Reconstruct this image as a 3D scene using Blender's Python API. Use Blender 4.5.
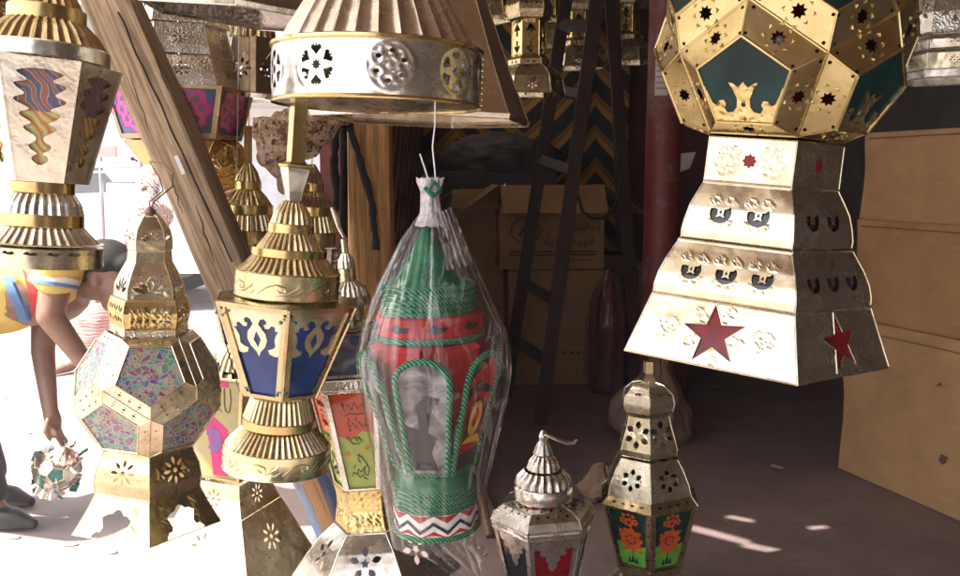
import bpy, bmesh, math, random
import numpy as np
from mathutils import Vector, Matrix, noise
from mathutils.geometry import delaunay_2d_cdt

for o in list(bpy.data.objects):
    bpy.data.objects.remove(o)
SC = bpy.context.scene
COL = SC.collection
PI = math.pi
R = math.radians
random.seed(7)

# ------------------------------------------------------------------ camera, sky, sun, exposure
EYE = 1.35
PITCH = R(7.5)
FPX = 866.0                       # focal length in pixels of a 960 px wide picture
cam_d = bpy.data.cameras.new('camera')
cam_d.sensor_width = 36.0
cam_d.lens = FPX / 960 * 36
cam_d.clip_start = 0.02
cam_d.clip_end = 600
cam = bpy.data.objects.new('camera', cam_d)
COL.objects.link(cam)
cam.location = (0, 0, EYE)
cam.rotation_euler = (PI / 2 - PITCH, 0, 0)
SC.camera = cam

SUN = Vector((0.60, 0.20, -0.77)).normalized()      # the way the sunlight travels
w = bpy.data.worlds.new('World')
SC.world = w
w.use_nodes = True
nt = w.node_tree
bg = nt.nodes['Background']
sky = nt.nodes.new('ShaderNodeTexSky')
sky.sky_type = 'NISHITA'
sky.sun_disc = False
sky.sun_elevation = math.asin(-SUN.z)
sky.sun_rotation = math.atan2(-SUN.x, -SUN.y)
sky.dust_density = 4.0
sky.ozone_density = 0.6
nt.links.new(sky.outputs[0], bg.inputs[0])
bg.inputs[1].default_value = 0.15
sd = bpy.data.lights.new('sun', 'SUN')
sd.energy = 4.5
sd.angle = R(0.5)
sd.color = (1.0, 0.95, 0.87)
so = bpy.data.objects.new('sun', sd)
COL.objects.link(so)
so.location = (-4, -2, 6)
so.rotation_euler = SUN.to_track_quat('-Z', 'Y').to_euler()

vs = SC.view_settings
vs.view_transform = 'Standard'
vs.look = 'None'
vs.gamma = 1
vs.use_curve_mapping = False
vs.exposure = 2.0
SC.render.engine = 'CYCLES'
cy = SC.cycles
cy.use_denoising = True
cy.max_bounces = 10
cy.diffuse_bounces = 4
cy.glossy_bounces = 5
cy.transmission_bounces = 6
cy.transparent_max_bounces = 16
cy.caustics_reflective = False
cy.caustics_refractive = False
cy.sample_clamp_indirect = 6

# ------------------------------------------------------------------ from the picture to the place
CT, ST = math.cos(PITCH), math.sin(PITCH)


def W(px, py, Y):
    """the point seen at (px, py) of the 960x576 picture that is Y metres ahead of the camera"""
    u = (px - 480) / FPX
    v = (288 - py) / FPX
    s = Y / (CT + v * ST)
    return Vector((u * s, Y, EYE + s * (-ST + v * CT)))


def mpp(Y, py=288):
    return Y / (CT + (288 - py) / FPX * ST) / FPX


def ground_at(px, py, z=0.0):
    v = (288 - py) / FPX
    s = (EYE - z) / (ST - v * CT)
    return W(px, py, s * (CT + v * ST))


class Fr:
    """a lantern's own axis: picture measures to metres about (cx, py0) at distance Y"""
    def __init__(s, cx, Y, py0, front=.85):
        s.Y = Y
        s.va = math.atan2(cx - 480, FPX)      # direction in which the lantern is seen
        s.o = W(cx, py0, Y)
        s.front = front                       # how far before the axis the measured rim stands (share of its radius)

    def z(s, py, hw=0):
        return W(480, py, s.Y - s.front * s.r(hw)).z - s.o.z

    def r(s, hw, py=288):
        return hw * mpp(s.Y, py) * math.cos(s.va)

    def p(s, l):
        return [(s.r(a, b), s.z(b, a)) for a, b in l]

    def rot(s, tilt=0.0, roll=0.0, yaw=0.0):
        return (R(tilt), R(roll) - math.tan(s.va) * ST, R(yaw) - s.va)

    def loc(s, p):
        return Matrix.Rotation(s.va, 3, 'Z') @ (Vector(p) - s.o)


# ------------------------------------------------------------------ objects, parts, labels
def tag(o, label=None, cat=None, group=None, kind=None):
    if label:
        o['label'] = label
    if cat:
        o['category'] = cat
    if group:
        o['group'] = group
    if kind:
        o['kind'] = kind
    return o


def thing(name, label, cat, loc=(0, 0, 0), rot=(0, 0, 0), group=None):
    o = bpy.data.objects.new(name, None)
    o.empty_display_size = 0.05
    COL.objects.link(o)
    o.location = loc
    o.rotation_euler = rot
    return tag(o, label, cat, group)


class MB:
    def __init__(s):
        s.v = []
        s.f = []
        s.m = []

    def add(s, vs, fs, mi=0):
        b = len(s.v)
        s.v.extend([tuple(v) for v in vs])
        for f in fs:
            s.f.append([i + b for i in f])
            s.m.append(mi)
        return s


def part(name, mb, mat, parent=None, smooth=None, label=None):
    me = bpy.data.meshes.new(name)
    me.from_pydata(mb.v, [], mb.f)
    mats = mat if isinstance(mat, (list, tuple)) else [mat]
    for m in mats:
        me.materials.append(m)
    if len(mats) > 1:
        me.polygons.foreach_set('material_index', mb.m)
    if smooth is not None:
        me.polygons.foreach_set('use_smooth', [True] * len(me.polygons))
        me.set_sharp_from_angle(angle=R(smooth))
    me.update()
    o = bpy.data.objects.new(name, me)
    COL.objects.link(o)
    if parent is not None:
        o.parent = parent
    if label:
        o['label'] = label
    return o


# ------------------------------------------------------------------ shapes
def box(mb, c, size, rot=None, mi=0):
    x, y, z = [a / 2 for a in size]
    vs = [Vector((sx * x, sy * y, sz * z)) for sz in (-1, 1) for sy in (-1, 1) for sx in (-1, 1)]
    if rot is not None:
        vs = [rot @ v for v in vs]
    c = Vector(c)
    return mb.add([v + c for v in vs], [(0, 2, 3, 1), (4, 5, 7, 6), (0, 1, 5, 4), (2, 6, 7, 3), (0, 4, 6, 2), (1, 3, 7, 5)], mi)


def bevel_box(mb, c, size, b=0.01, rot=None, mi=0, cuts=1):
    bm = bmesh.new()
    bmesh.ops.create_cube(bm, size=1)
    for v in bm.verts:
        v.co = Vector((v.co.x * size[0], v.co.y * size[1], v.co.z * size[2]))
    bmesh.ops.bevel(bm, geom=bm.edges[:], offset=b, segments=2, affect='EDGES', profile=0.6)
    vs = [v.co.copy() for v in bm.verts]
    if rot is not None:
        vs = [rot @ v for v in vs]
    c = Vector(c)
    bm.verts.index_update()
    mb.add([v + c for v in vs], [[v.index for v in f.verts] for f in bm.faces], mi)
    bm.free()
    return mb


def tube(mb, pts, r, seg=8, mi=0, cap=True, flat=1.0):
    pts = [Vector(p) for p in pts]
    n = len(pts)
    rs = r if isinstance(r, (list, tuple)) else [r] * n
    d0 = (pts[1] - pts[0]).normalized()
    up = Vector((0, 0, 1)) if abs(d0.z) < 0.9 else Vector((0, 1, 0))
    a = d0.cross(up).normalized()
    b = len(mb.v)
    for i, p in enumerate(pts):
        d = (pts[min(i + 1, n - 1)] - pts[max(i - 1, 0)]).normalized()
        a = (a - d * a.dot(d)).normalized()
        c = d.cross(a)
        for k in range(seg):
            t = 2 * PI * k / seg
            mb.v.append(tuple(p + (a * math.cos(t) + c * math.sin(t) * flat) * rs[i]))
    for i in range(n - 1):
        for k in range(seg):
            k2 = (k + 1) % seg
            mb.f.append([b + i * seg + k, b + i * seg + k2, b + (i + 1) * seg + k2, b + (i + 1) * seg + k])
            mb.m.append(mi)
    if cap:
        mb.f.append([b + k for k in range(seg)][::-1])
        mb.m.append(mi)
        mb.f.append([b + (n - 1) * seg + k for k in range(seg)])
        mb.m.append(mi)
    return mb


def lathe(mb, prof, seg=64, flutes=0, amp=0.08, z0=None, mi=0, twist=0.0, cap=False, power=1.0, sub=1):
    """prof = [(r, z)] ; flutes fold the sheet into sharp ridges"""
    if sub > 1:
        q = []
        for (a, b), (c, d) in zip(prof[:-1], prof[1:]):
            for i in range(sub):
                t = i / sub
                q.append((a + (c - a) * t, b + (d - b) * t))
        q.append(prof[-1])
        prof = q
    if flutes:
        seg = flutes * 6
    b = len(mb.v)
    n = len(prof)
    for i, (r, z) in enumerate(prof):
        for k in range(seg):
            t = 2 * PI * k / seg
            rr = r
            if flutes:
                rr = r * (1 - amp * abs(math.sin(flutes * t / 2 + twist * i)) ** power)
            mb.v.append((rr * math.sin(t), -rr * math.cos(t), z))
    for i in range(n - 1):
        for k in range(seg):
            k2 = (k + 1) % seg
            mb.f.append([b + i * seg + k, b + i * seg + k2, b + (i + 1) * seg + k2, b + (i + 1) * seg + k])
            mb.m.append(mi)
    if cap:
        mb.f.append([b + k for k in range(seg)])
        mb.m.append(mi)
        mb.f.append([b + (n - 1) * seg + k for k in range(seg)])
        mb.m.append(mi)
    return mb


def curve_prof(prof, n=5):
    """smooth Catmull-Rom through profile points"""
    P = [Vector((a, b)) for a, b in prof]
    out = []
    for i in range(len(P) - 1):
        p0, p1, p2, p3 = P[max(i - 1, 0)], P[i], P[i + 1], P[min(i + 2, len(P) - 1)]
        for k in range(n):
            t = k / n
            q = 0.5 * ((2 * p1) + (p2 - p0) * t + (2 * p0 - 5 * p1 + 4 * p2 - p3) * t * t + (3 * p1 - p0 - 3 * p2 + p3) * t ** 3)
            out.append((q.x, q.y))
    out.append(tuple(P[-1]))
    return out


def inside(poly, X, Y):
    px = np.array([p[0] for p in poly])
    py = np.array([p[1] for p in poly])
    qx, qy = np.roll(px, -1), np.roll(py, -1)
    X = X[:, None]
    Y = Y[:, None]
    c = ((py > Y) != (qy > Y)) & (X < (qx - px) * (Y - py) / (qy - py + 1e-30) + px)
    return c.sum(1) % 2 == 1


def cdt(outer, holes=(), grid=None):
    S = 1000.0
    pts = []
    edges = []
    for poly in [outer] + list(holes):
        b = len(pts)
        pts += [(p[0] * S, p[1] * S) for p in poly]
        edges += [(b + i, b + (i + 1) % len(poly)) for i in range(len(poly))]
    if grid:
        xs = [p[0] for p in outer]
        ys = [p[1] for p in outer]
        gx = np.arange(min(xs) + grid * .5, max(xs), grid)
        gy = np.arange(min(ys) + grid * .5, max(ys), grid)
        if len(gx) and len(gy):
            GX, GY = np.meshgrid(gx, gy)
            GX, GY = GX.ravel(), GY.ravel()
            ok = inside(outer, GX, GY)
            for h in holes:
                ok &= ~inside(h, GX, GY)
            pts += [(x * S, y * S) for x, y in zip(GX[ok], GY[ok])]
    vs, es, fs, *_ = delaunay_2d_cdt([Vector(p) for p in pts], edges, [], 0, 1e-4, False)
    V = [(v[0] / S, v[1] / S) for v in vs]
    F = [list(f) for f in fs]
    cx = np.array([sum(V[i][0] for i in f) / len(f) for f in F])
    cyy = np.array([sum(V[i][1] for i in f) / len(f) for f in F])
    ok = inside(outer, cx, cyy)
    for h in holes:
        ok &= ~inside(h, cx, cyy)
    F = [f for f, k in zip(F, ok) if k]
    return V, F


def sheet(mb, outer, holes, fmap, grid=None, relief=None, mi=0):
    V, F = cdt(outer, holes, grid)
    mb.add([fmap(x, y, relief(x, y) if relief else 0.0) for x, y in V], F, mi)
    return mb


def plate(mb, outer, fmap, th, holes=(), d0=0.0, mi=0):
    V, F = cdt(outer, holes)
    n = len(V)
    vs = [fmap(x, y, d0 + th) for x, y in V] + [fmap(x, y, d0) for x, y in V]
    fs = [f for f in F] + [[i + n for i in f[::-1]] for f in F]
    cnt = {}
    for f in F:
        for i in range(len(f)):
            a, b = f[i], f[(i + 1) % len(f)]
            cnt[(a, b)] = 1
    for (a, b) in cnt:
        if (b, a) not in cnt:
            fs.append([b, a, a + n, b + n])
    mb.add(vs, fs, mi)
    return mb


def facing(az, org, lean=0.0):
    """flat frame whose outside looks along azimuth az (0 = to the camera, + = to the right)"""
    nr = Vector((math.sin(az), -math.cos(az), 0))
    tn = Vector((math.cos(az), math.sin(az), 0))
    up = (Vector((0, 0, 1)) * math.cos(lean) + nr * math.sin(lean))
    n2 = tn.cross(up)
    org = Vector(org)
    return lambda x, s, d: org + tn * x + up * s + n2 * d


# ------------------------------------------------------------------ cut-out shapes (metres, flat)
def circ(cx, cy, r, n=12, ry=None):
    return [(cx + r * math.cos(2 * PI * k / n), cy + (ry or r) * math.sin(2 * PI * k / n)) for k in range(n)]


def star(cx, cy, ro, ri, n=5, rot=PI / 2):
    return [(cx + (ro if k % 2 == 0 else ri) * math.cos(rot + PI * k / n),
             cy + (ro if k % 2 == 0 else ri) * math.sin(rot + PI * k / n)) for k in range(2 * n)]


def leaf(cx, cy, a, r0, r1, wd):
    c, s = math.cos(a), math.sin(a)
    q = [(r0, 0), (r0 + (r1 - r0) * .35, wd), (r0 + (r1 - r0) * .7, wd * .9), (r1, 0), (r0 + (r1 - r0) * .7, -wd * .9), (r0 + (r1 - r0) * .35, -wd)]
    return [(cx + c * x - s * y, cy + s * x + c * y) for x, y in q]


def flower(cx, cy, r, n=8, wd=.13, r0=.38, dot=.17, rot=PI / 2):
    h = [leaf(cx, cy, rot + 2 * PI * k / n, r0 * r, r, wd * r) for k in range(n)]
    if dot:
        h.append(circ(cx, cy, dot * r, 10))
    return h


def poly_at(q, cx, cy, a=0, s=1.0, mir=False):
    c, sn = math.cos(a), math.sin(a)
    out = []
    for x, y in q:
        if mir:
            x = -x
        out.append((cx + s * (c * x - sn * y), cy + s * (sn * x + c * y)))
    return out


HEART = [(0, .42), (.10, .55), (.30, .74), (.27, .86), (.12, .92), (.07, .82), (0, 1.0), (-.07, .82), (-.12, .92), (-.27, .86), (-.30, .74), (-.10, .55)]


def heart_flower(cx, cy, r, n=6):
    h = [poly_at(HEART, cx, cy, 2 * PI * k / n, r) for k in range(n)]
    h.append(star(cx, cy, .30 * r, .16 * r, 8))
    return h


def crescent(cx, cy, r):
    """the black horseshoe with a light tongue hanging in it"""
    o = [(cx + r * math.sin(R(a)), cy + r * math.cos(R(a))) for a in range(40, 321, 20)]
    i = [(cx + .30 * r * math.sin(R(a)), cy - .10 * r + .62 * r * math.cos(R(a)) * (1.0 if abs(a - 180) < 60 else 1.0)) for a in range(320, 39, -20)]
    t = [(cx - .62 * r, cy + .35 * r), (cx - .30 * r, cy + .30 * r), (cx - .26 * r, cy - .22 * r), (cx - .40 * r, cy - .45 * r), (cx, cy - .30 * r),
         (cx + .40 * r, cy - .45 * r), (cx + .26 * r, cy - .22 * r), (cx + .30 * r, cy + .30 * r), (cx + .62 * r, cy + .35 * r)]
    outer = [(cx + r * math.sin(R(a)), cy + r * math.cos(R(a))) for a in range(55, 306, 18)]
    hole = outer + t
    drop = [(cx, cy + .30 * r), (cx + .13 * r, cy - .02 * r), (cx, cy - .14 * r), (cx - .13 * r, cy - .02 * r)]
    return [hole, drop]


def ring_relief(items):
    """items = (cx, cy, radius, width, height): raised rings and bosses on the sheet"""
    A = np.array(items)

    def f(x, y):
        d = np.hypot(A[:, 0] - x, A[:, 1] - y)
        return float(np.max(A[:, 4] * np.exp(-((d - A[:, 2]) / A[:, 3]) ** 2)))
    return f


def curls(cx, cy, r, n=6, h=.0016):
    out = [(cx, cy, r * .95, r * .10, h * .8)]
    for k in range(n):
        a = 2 * PI * k / n
        out.append((cx + .55 * r * math.cos(a), cy + .55 * r * math.sin(a), r * .22, r * .09, h))
    out.append((cx, cy, 0, r * .15, h))
    return out


# ------------------------------------------------------------------ tin-work
def tier(mb, n, rot, prof, holes=None, grid=None, relief=None, mi=0, sides=None, bead=0.0):
    """n-sided band. prof = [(corner radius, z)] bottom to top; holes(L, w, k), relief in (x, s) of each side"""
    sn, cs = math.sin(PI / n), math.cos(PI / n)
    S = [0.0]
    for (r0, z0), (r1, z1) in zip(prof[:-1], prof[1:]):
        S.append(S[-1] + math.hypot((r1 - r0) * cs, z1 - z0))
    L = S[-1]
    Rr = [p[0] for p in prof]
    Zz = [p[1] for p in prof]
    outer = [(Rr[i] * sn, S[i]) for i in range(len(S))] + [(-Rr[i] * sn, S[i]) for i in range(len(S) - 1, -1, -1)]
    wmid = 2 * sn * float(np.interp(L / 2, S, Rr))
    # rows across so that the sheet follows a curved profile
    for k in range(n):
        if sides is not None and k not in sides:
            continue
        az = rot + 2 * PI * k / n
        nr = Vector((math.sin(az), -math.cos(az), 0))
        tn = Vector((math.cos(az), math.sin(az), 0))

        def fmap(x, s, d):
            r = float(np.interp(s, S, Rr))
            z = float(np.interp(s, S, Zz))
            return nr * (r * cs + d) + tn * x + Vector((0, 0, z))
        hs = holes(L, wmid, k) if holes else []
        g = grid
        if g is None and len(prof) > 2:
            g = L / 10
        sheet(mb, outer, hs, fmap, g, (lambda x, s: relief(x, s)) if relief else None, mi)
    if bead:
        for i in (0, len(prof) - 1):
            c = [(Rr[i] * math.sin(rot + PI / n + 2 * PI * k / n), -Rr[i] * math.cos(rot + PI / n + 2 * PI * k / n), Zz[i]) for k in range(n)]
            for a, b in zip(c, c[1:] + c[:1]):
                tube(mb, [a, b], bead, 6, mi)
        for k in range(n):
            a = rot + PI / n + 2 * PI * k / n
            tube(mb, [(Rr[i] * math.sin(a), -Rr[i] * math.cos(a), Zz[i]) for i in range(len(prof))], bead, 6, mi)
    return L, wmid


def glazed(t, n, rot, Rt, zt, Rb, zb, border, mF, mG, hole=None, orn=None, mO=None, post=0.003, rivets=None, th=.0016, sides=None, bfrac=None):
    """tapered glazed body: frame (one mesh), each glass panel a part, its ornament a sub-part.
    hole(w_bottom, w_top, L) -> cut-out polygon(s) in the face (default: inset trapezoid)"""
    cs, sn = math.cos(PI / n), math.sin(PI / n)
    fr = MB()
    at, ab = Rt * cs, Rb * cs
    L = math.hypot(at - ab, zt - zb)
    wt, wb = 2 * Rt * sn, 2 * Rb * sn
    outs = []
    for k in range(n):
        az = rot + 2 * PI * k / n
        lean = math.atan2(at - ab, zt - zb)
        f = facing(az, Vector((math.sin(az) * ab, -math.cos(az) * ab, zb)), lean)
        outer = [(-wb / 2, 0), (wb / 2, 0), (wt / 2, L), (-wt / 2, L)]
        bb, bt, bs = border if isinstance(border, tuple) else (border, border, border)

        def wat(s):
            return wb + (wt - wb) * s / L
        inset = [(-wat(bb) / 2 + bs, bb), (wat(bb) / 2 - bs, bb), (wat(L - bt) / 2 - bs, L - bt), (-wat(L - bt) / 2 + bs, L - bt)]
        hs = hole(inset, L) if hole else [inset]
        hs2 = list(hs)
        if rivets:
            hs2 += rivets(wb, wt, L)
        plate(fr, outer, f, .002, hs2)
        outs.append((k, f, inset, L, wat))
        a = az + PI / n
        p0 = Vector((Rb * math.sin(a), -Rb * math.cos(a), zb))
        p1 = Vector((Rt * math.sin(a), -Rt * math.cos(a), zt))
        tube(fr, [p0, p1], post, 6)
    part('frame', fr, mF, t)
    for k, f, inset, L, wat in outs:
        if sides is not None and k not in sides:
            continue
        g = MB()
        big = [(x * 1.06, s + (0.003 if s > L / 2 else -.003)) for x, s in inset]
        plate(g, big, f, .002, d0=-.0045)
        go = part('glass_panel', g, mG(k) if callable(mG) else mG, t)
        if orn:
            orn(go, f, inset, L, wat, k)
    return outs


def dodeca(t, Rc, z0, phi, inset, raise_, mF, mG, trap_holes=None, rim=.004, orn=None, emboss=None):
    """twelve-faced body on its flat side; every face a raised frustum of five tin strips round a glass pentagon"""
    ri, rf = Rc * 0.79465, Rc * 0.60706
    frame = MB()
    faces = []
    for k in range(5):
        faces.append((phi + 2 * PI * k / 5, math.asin(1 / math.sqrt(5)), -PI / 2, 'u'))
        faces.append((phi + PI / 5 + 2 * PI * k / 5, -math.asin(1 / math.sqrt(5)), PI / 2, 'l'))
    for az, el, a0, kind in faces:
        n = Vector((math.sin(az) * math.cos(el), -math.cos(az) * math.cos(el), math.sin(el)))
        tn = Vector((math.cos(az), math.sin(az), 0))
        up = n.cross(tn)
        if up.z < 0:
            up = -up
        c = n * ri + Vector((0, 0, z0))
        ang = [a0 + 2 * PI * i / 5 for i in range(5)]
        O = [c + (tn * math.cos(a) + up * math.sin(a)) * rf for a in ang]
        I = [c + n * raise_ + (tn * math.cos(a) + up * math.sin(a)) * rf * inset for a in ang]
        for i in range(5):
            a, b, ci, d = O[i], O[(i + 1) % 5], I[(i + 1) % 5], I[i]
            ex = (b - a).normalized()
            mid = (a + b) / 2
            ey = ((ci + d) / 2 - mid)
            h = ey.length
            ey.normalize()
            en = ex.cross(ey)
            if en.dot(n) < 0:
                en = -en
            wo, wi = (b - a).length, (ci - d).length
            outer = [(-wo / 2, 0), (wo / 2, 0), (wi / 2, h), (-wi / 2, h)]
            hs = trap_holes(wo, wi, h, i, kind) if trap_holes else []
            fm = (lambda m, x_, y_, n_: (lambda x, s, dd: m + x_ * x + y_ * s + n_ * dd))(mid, ex, ey, en)
            sheet(frame, outer, hs, fm, None)
            if emboss:
                emboss(frame, fm, h)
            tube(frame, [a, b], rim * .45, 6)
        for i in range(5):
            tube(frame, [I[i], I[(i + 1) % 5]], rim * .6, 6)
            tube(frame, [O[i], I[i]], rim * .35, 6)
        if True:
            g = MB()
            fg = (lambda cc, x_, y_, n_: (lambda x, s, dd: cc + x_ * x + y_ * s + n_ * dd))(c + n * (raise_ - .003), tn, up, n)
            plate(g, [(rf * inset * math.cos(a), rf * inset * math.sin(a)) for a in ang], fg, .002)
            go = part('glass_panel', g, mG, t)
            if orn:
                orn(go, fg, rf * inset, kind, az)
    part('frame', frame, mF, t)
    return ri, rf


def wire_up(t, z_from, z_to, mat, r=.0012, name='wire', dx=0.0):
    mb = MB()
    tube(mb, [(0, 0, z_from), (dx * .3 + .004, 0, z_from + (z_to - z_from) * .3), (dx, .003, z_to)], r, 6)
    return part(name, mb, mat, t, 60)


# ------------------------------------------------------------------ materials
def new_mat(name):
    m = bpy.data.materials.new(name)
    m.use_nodes = True
    t = m.node_tree
    return m, t, t.nodes['Principled BSDF']


def N(t, kind, **kw):
    n = t.nodes.new(kind)
    for k, v in kw.items():
        setattr(n, k, v)
    return n


def obj_coords(t, scale=(1, 1, 1)):
    tc = N(t, 'ShaderNodeTexCoord')
    mp = N(t, 'ShaderNodeMapping')
    mp.inputs['Scale'].default_value = scale
    t.links.new(tc.outputs['Object'], mp.inputs['Vector'])
    return mp.outputs['Vector']


def ramp(t, fac, stops, interp='LINEAR'):
    r = N(t, 'ShaderNodeValToRGB')
    e = r.color_ramp.elements
    r.color_ramp.interpolation = interp
    while len(e) < len(stops):
        e.new(0.5)
    for i, (p, c) in enumerate(stops):
        e[i].position = p
        e[i].color = (*c, 1) if len(c) == 3 else c
    t.links.new(fac, r.inputs[0])
    return r.outputs[0]


def tnoise(t, vec, scale, detail=4, rough=.55, dist=0.0):
    n = N(t, 'ShaderNodeTexNoise')
    n.inputs['Scale'].default_value = scale
    n.inputs['Detail'].default_value = detail
    n.inputs['Roughness'].default_value = rough
    n.inputs['Distortion'].default_value = dist
    t.links.new(vec, n.inputs['Vector'])
    return n.outputs['Fac']


def mixc(t, fac, a, b, mode='MIX'):
    m = N(t, 'ShaderNodeMix', data_type='RGBA', blend_type=mode)
    for sock, v in ((m.inputs[0], fac), (m.inputs[6], a), (m.inputs[7], b)):
        if hasattr(v, 'links'):
            t.links.new(v, sock)
        elif isinstance(v, (int, float)):
            sock.default_value = v
        else:
            sock.default_value = (*v, 1)
    return m.outputs[2]


def math_n(t, op, a, b=None):
    m = N(t, 'ShaderNodeMath', operation=op)
    for i, v in enumerate((a, b)):
        if v is None:
            continue
        if hasattr(v, 'links'):
            t.links.new(v, m.inputs[i])
        else:
            m.inputs[i].default_value = v
    return m.outputs[0]


def bump(t, bsdf, h, strength=.3, dist=.002, prev=None):
    b = N(t, 'ShaderNodeBump')
    b.inputs['Strength'].default_value = strength
    b.inputs['Distance'].default_value = dist
    t.links.new(h, b.inputs['Height'])
    if prev is not None:
        t.links.new(prev, b.inputs['Normal'])
    t.links.new(b.outputs[0], bsdf.inputs['Normal'])
    return b.outputs[0]


def metal(name, col, rough=.26, emboss=0.0, escale=150, dirt=.25, wob=.5):
    m, t, b = new_mat(name)
    v = obj_coords(t)
    n1 = tnoise(t, v, 11, 6, .65, .5)
    dark = tuple(c * (1 - dirt) * f for c, f in zip(col, (1, .93, .8)))
    c = mixc(t, ramp(t, n1, [(.35, (0, 0, 0)), (.65, (1, 1, 1))]), col, dark)
    t.links.new(c, b.inputs['Base Color'])
    b.inputs['Metallic'].default_value = 1
    n2 = tnoise(t, v, 22, 5, .7)
    mr = N(t, 'ShaderNodeMapRange')
    mr.inputs[1].default_value = .3
    mr.inputs[2].default_value = .7
    mr.inputs[3].default_value = rough * .75
    mr.inputs[4].default_value = rough * 1.35
    t.links.new(n2, mr.inputs[0])
    t.links.new(mr.outputs[0], b.inputs['Roughness'])
    pv = bump(t, b, tnoise(t, v, 10, 3, .5), wob, .012)
    pv = bump(t, b, tnoise(t, v, 45, 2, .5), .15, .002, pv)
    if emboss:
        vo = N(t, 'ShaderNodeTexVoronoi', feature='SMOOTH_F1')
        vo.inputs['Scale'].default_value = escale
        t.links.new(v, vo.inputs['Vector'])
        bump(t, b, vo.outputs['Distance'], emboss, .0035, pv)
    return m


def plain(name, col, rough=.6, var=.25, scale=20, bmp=.2, bd=.002, bscale=None, spec=.4, metal_=0.0):
    m, t, b = new_mat(name)
    v = obj_coords(t)
    n = tnoise(t, v, scale, 6, .6)
    lo = tuple(c * (1 - var) for c in col)
    hi = tuple(min(1, c * (1 + var)) for c in col)
    t.links.new(ramp(t, n, [(.3, lo), (.7, hi)]), b.inputs['Base Color'])
    b.inputs['Roughness'].default_value = rough
    b.inputs['Specular IOR Level'].default_value = spec
    b.inputs['Metallic'].default_value = metal_
    if bmp:
        bump(t, b, tnoise(t, v, bscale or scale * 4, 5, .6), bmp, bd)
    return m


def glass_paint(name, col, var=.3, scale=40, rough=.12):
    """painted or stained lantern glass: glossy coloured sheet"""
    m, t, b = new_mat(name)
    v = obj_coords(t)
    n = tnoise(t, v, scale, 3, .5, .6)
    lo = tuple(c * (1 - var) for c in col)
    hi = tuple(min(1, c * (1 + var)) for c in col)
    t.links.new(ramp(t, n, [(.3, lo), (.7, hi)]), b.inputs['Base Color'])
    b.inputs['Roughness'].default_value = rough
    b.inputs['Coat Weight'].default_value = .15
    b.inputs['Coat Roughness'].default_value = .06
    bump(t, b, tnoise(t, v, 12, 2), .2, .004)
    return m


SILVER = metal('tin_silver', (.80, .78, .74), .25)
SILVER_E = metal('tin_silver_embossed', (.72, .70, .66), .28, .28, 230)
BRASS = metal('tin_brass', (.66, .55, .34), .24)
BRASS_E = metal('tin_brass_embossed', (.66, .56, .36), .26, .3, 200)
CHAMP = metal('tin_champagne', (.70, .635, .50), .24)
OLIVE = metal('tin_olive_gold', (.62, .51, .26), .22, wob=.2)
PALE = metal('tin_pale_brass', (.78, .71, .53), .24)
PALE_E = metal('tin_pale_brass_embossed', (.78, .73, .60), .27, .16, 260)
GOLD = metal('tin_gold', (.70, .54, .25), .23)
GOLD_E = metal('tin_gold_embossed', (.72, .56, .26), .25, .7, 130)
STEEL = plain('wire_steel', (.75, .75, .74), .35, .1, 60, 0, metal_=.85)
WIRE_W = plain('wire_white', (.8, .8, .8), .4, .05, 60, 0)
BLACK = plain('black_rubber', (.012, .012, .013), .6, .3, 60)


def rings(t, F, items, mat):
    """each (half width, row of top, row of bottom) a ring of its own"""
    for hw, y0, y1 in items:
        f = MB()
        lathe(f, F.p([(hw - .8, y1), (hw, y1 - .8), (hw, y0 + .8), (hw - .8, y0)]), 64)
        part('ring', f, mat, t, 35)

# ------------------------------------------------------------------ the setting
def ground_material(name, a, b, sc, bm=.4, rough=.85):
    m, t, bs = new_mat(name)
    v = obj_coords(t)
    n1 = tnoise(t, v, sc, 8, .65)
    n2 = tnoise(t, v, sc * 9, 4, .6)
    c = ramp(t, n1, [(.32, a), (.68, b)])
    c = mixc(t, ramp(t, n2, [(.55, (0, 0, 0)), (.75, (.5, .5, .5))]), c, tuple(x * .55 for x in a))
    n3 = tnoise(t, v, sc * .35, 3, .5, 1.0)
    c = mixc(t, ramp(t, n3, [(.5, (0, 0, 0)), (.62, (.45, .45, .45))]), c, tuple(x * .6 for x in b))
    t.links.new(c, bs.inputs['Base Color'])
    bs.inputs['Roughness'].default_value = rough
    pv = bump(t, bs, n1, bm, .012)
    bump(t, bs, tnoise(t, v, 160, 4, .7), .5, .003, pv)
    return m


def sheet_obj(name, x0, x1, y0, y1, z, mat, nx=1, ny=1, wav=0.0):
    mb = MB()
    vs = []
    for j in range(ny + 1):
        for i in range(nx + 1):
            x, y = x0 + (x1 - x0) * i / nx, y0 + (y1 - y0) * j / ny
            vs.append((x, y, z + (noise.noise((x * 1.3, y * 1.3, 3)) * wav if wav else 0)))
    fs = [(j * (nx + 1) + i, j * (nx + 1) + i + 1, (j + 1) * (nx + 1) + i + 1, (j + 1) * (nx + 1) + i) for j in range(ny) for i in range(nx)]
    mb.add(vs, fs)
    return part(name, mb, mat, None, 60)


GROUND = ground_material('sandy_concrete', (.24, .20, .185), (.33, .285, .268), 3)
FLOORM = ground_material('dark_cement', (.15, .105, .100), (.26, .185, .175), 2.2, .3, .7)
tag(sheet_obj('ground', -300, 300, -300, 300, 0, GROUND), kind='structure')
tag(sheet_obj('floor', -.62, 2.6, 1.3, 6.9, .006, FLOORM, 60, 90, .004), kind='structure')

# ---- the shop: walls and a roof of boards with gaps
PLASTER_RED = plain('maroon_plaster', (.11, .032, .030), .8, .35, 6, .4, .006)
PLASTER_GREY = plain('grey_plaster', (.09, .075, .07), .85, .3, 5, .4, .006)
BOARD = plain('roof_board', (.30, .21, .14), .8, .3, 8, .3)

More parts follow.
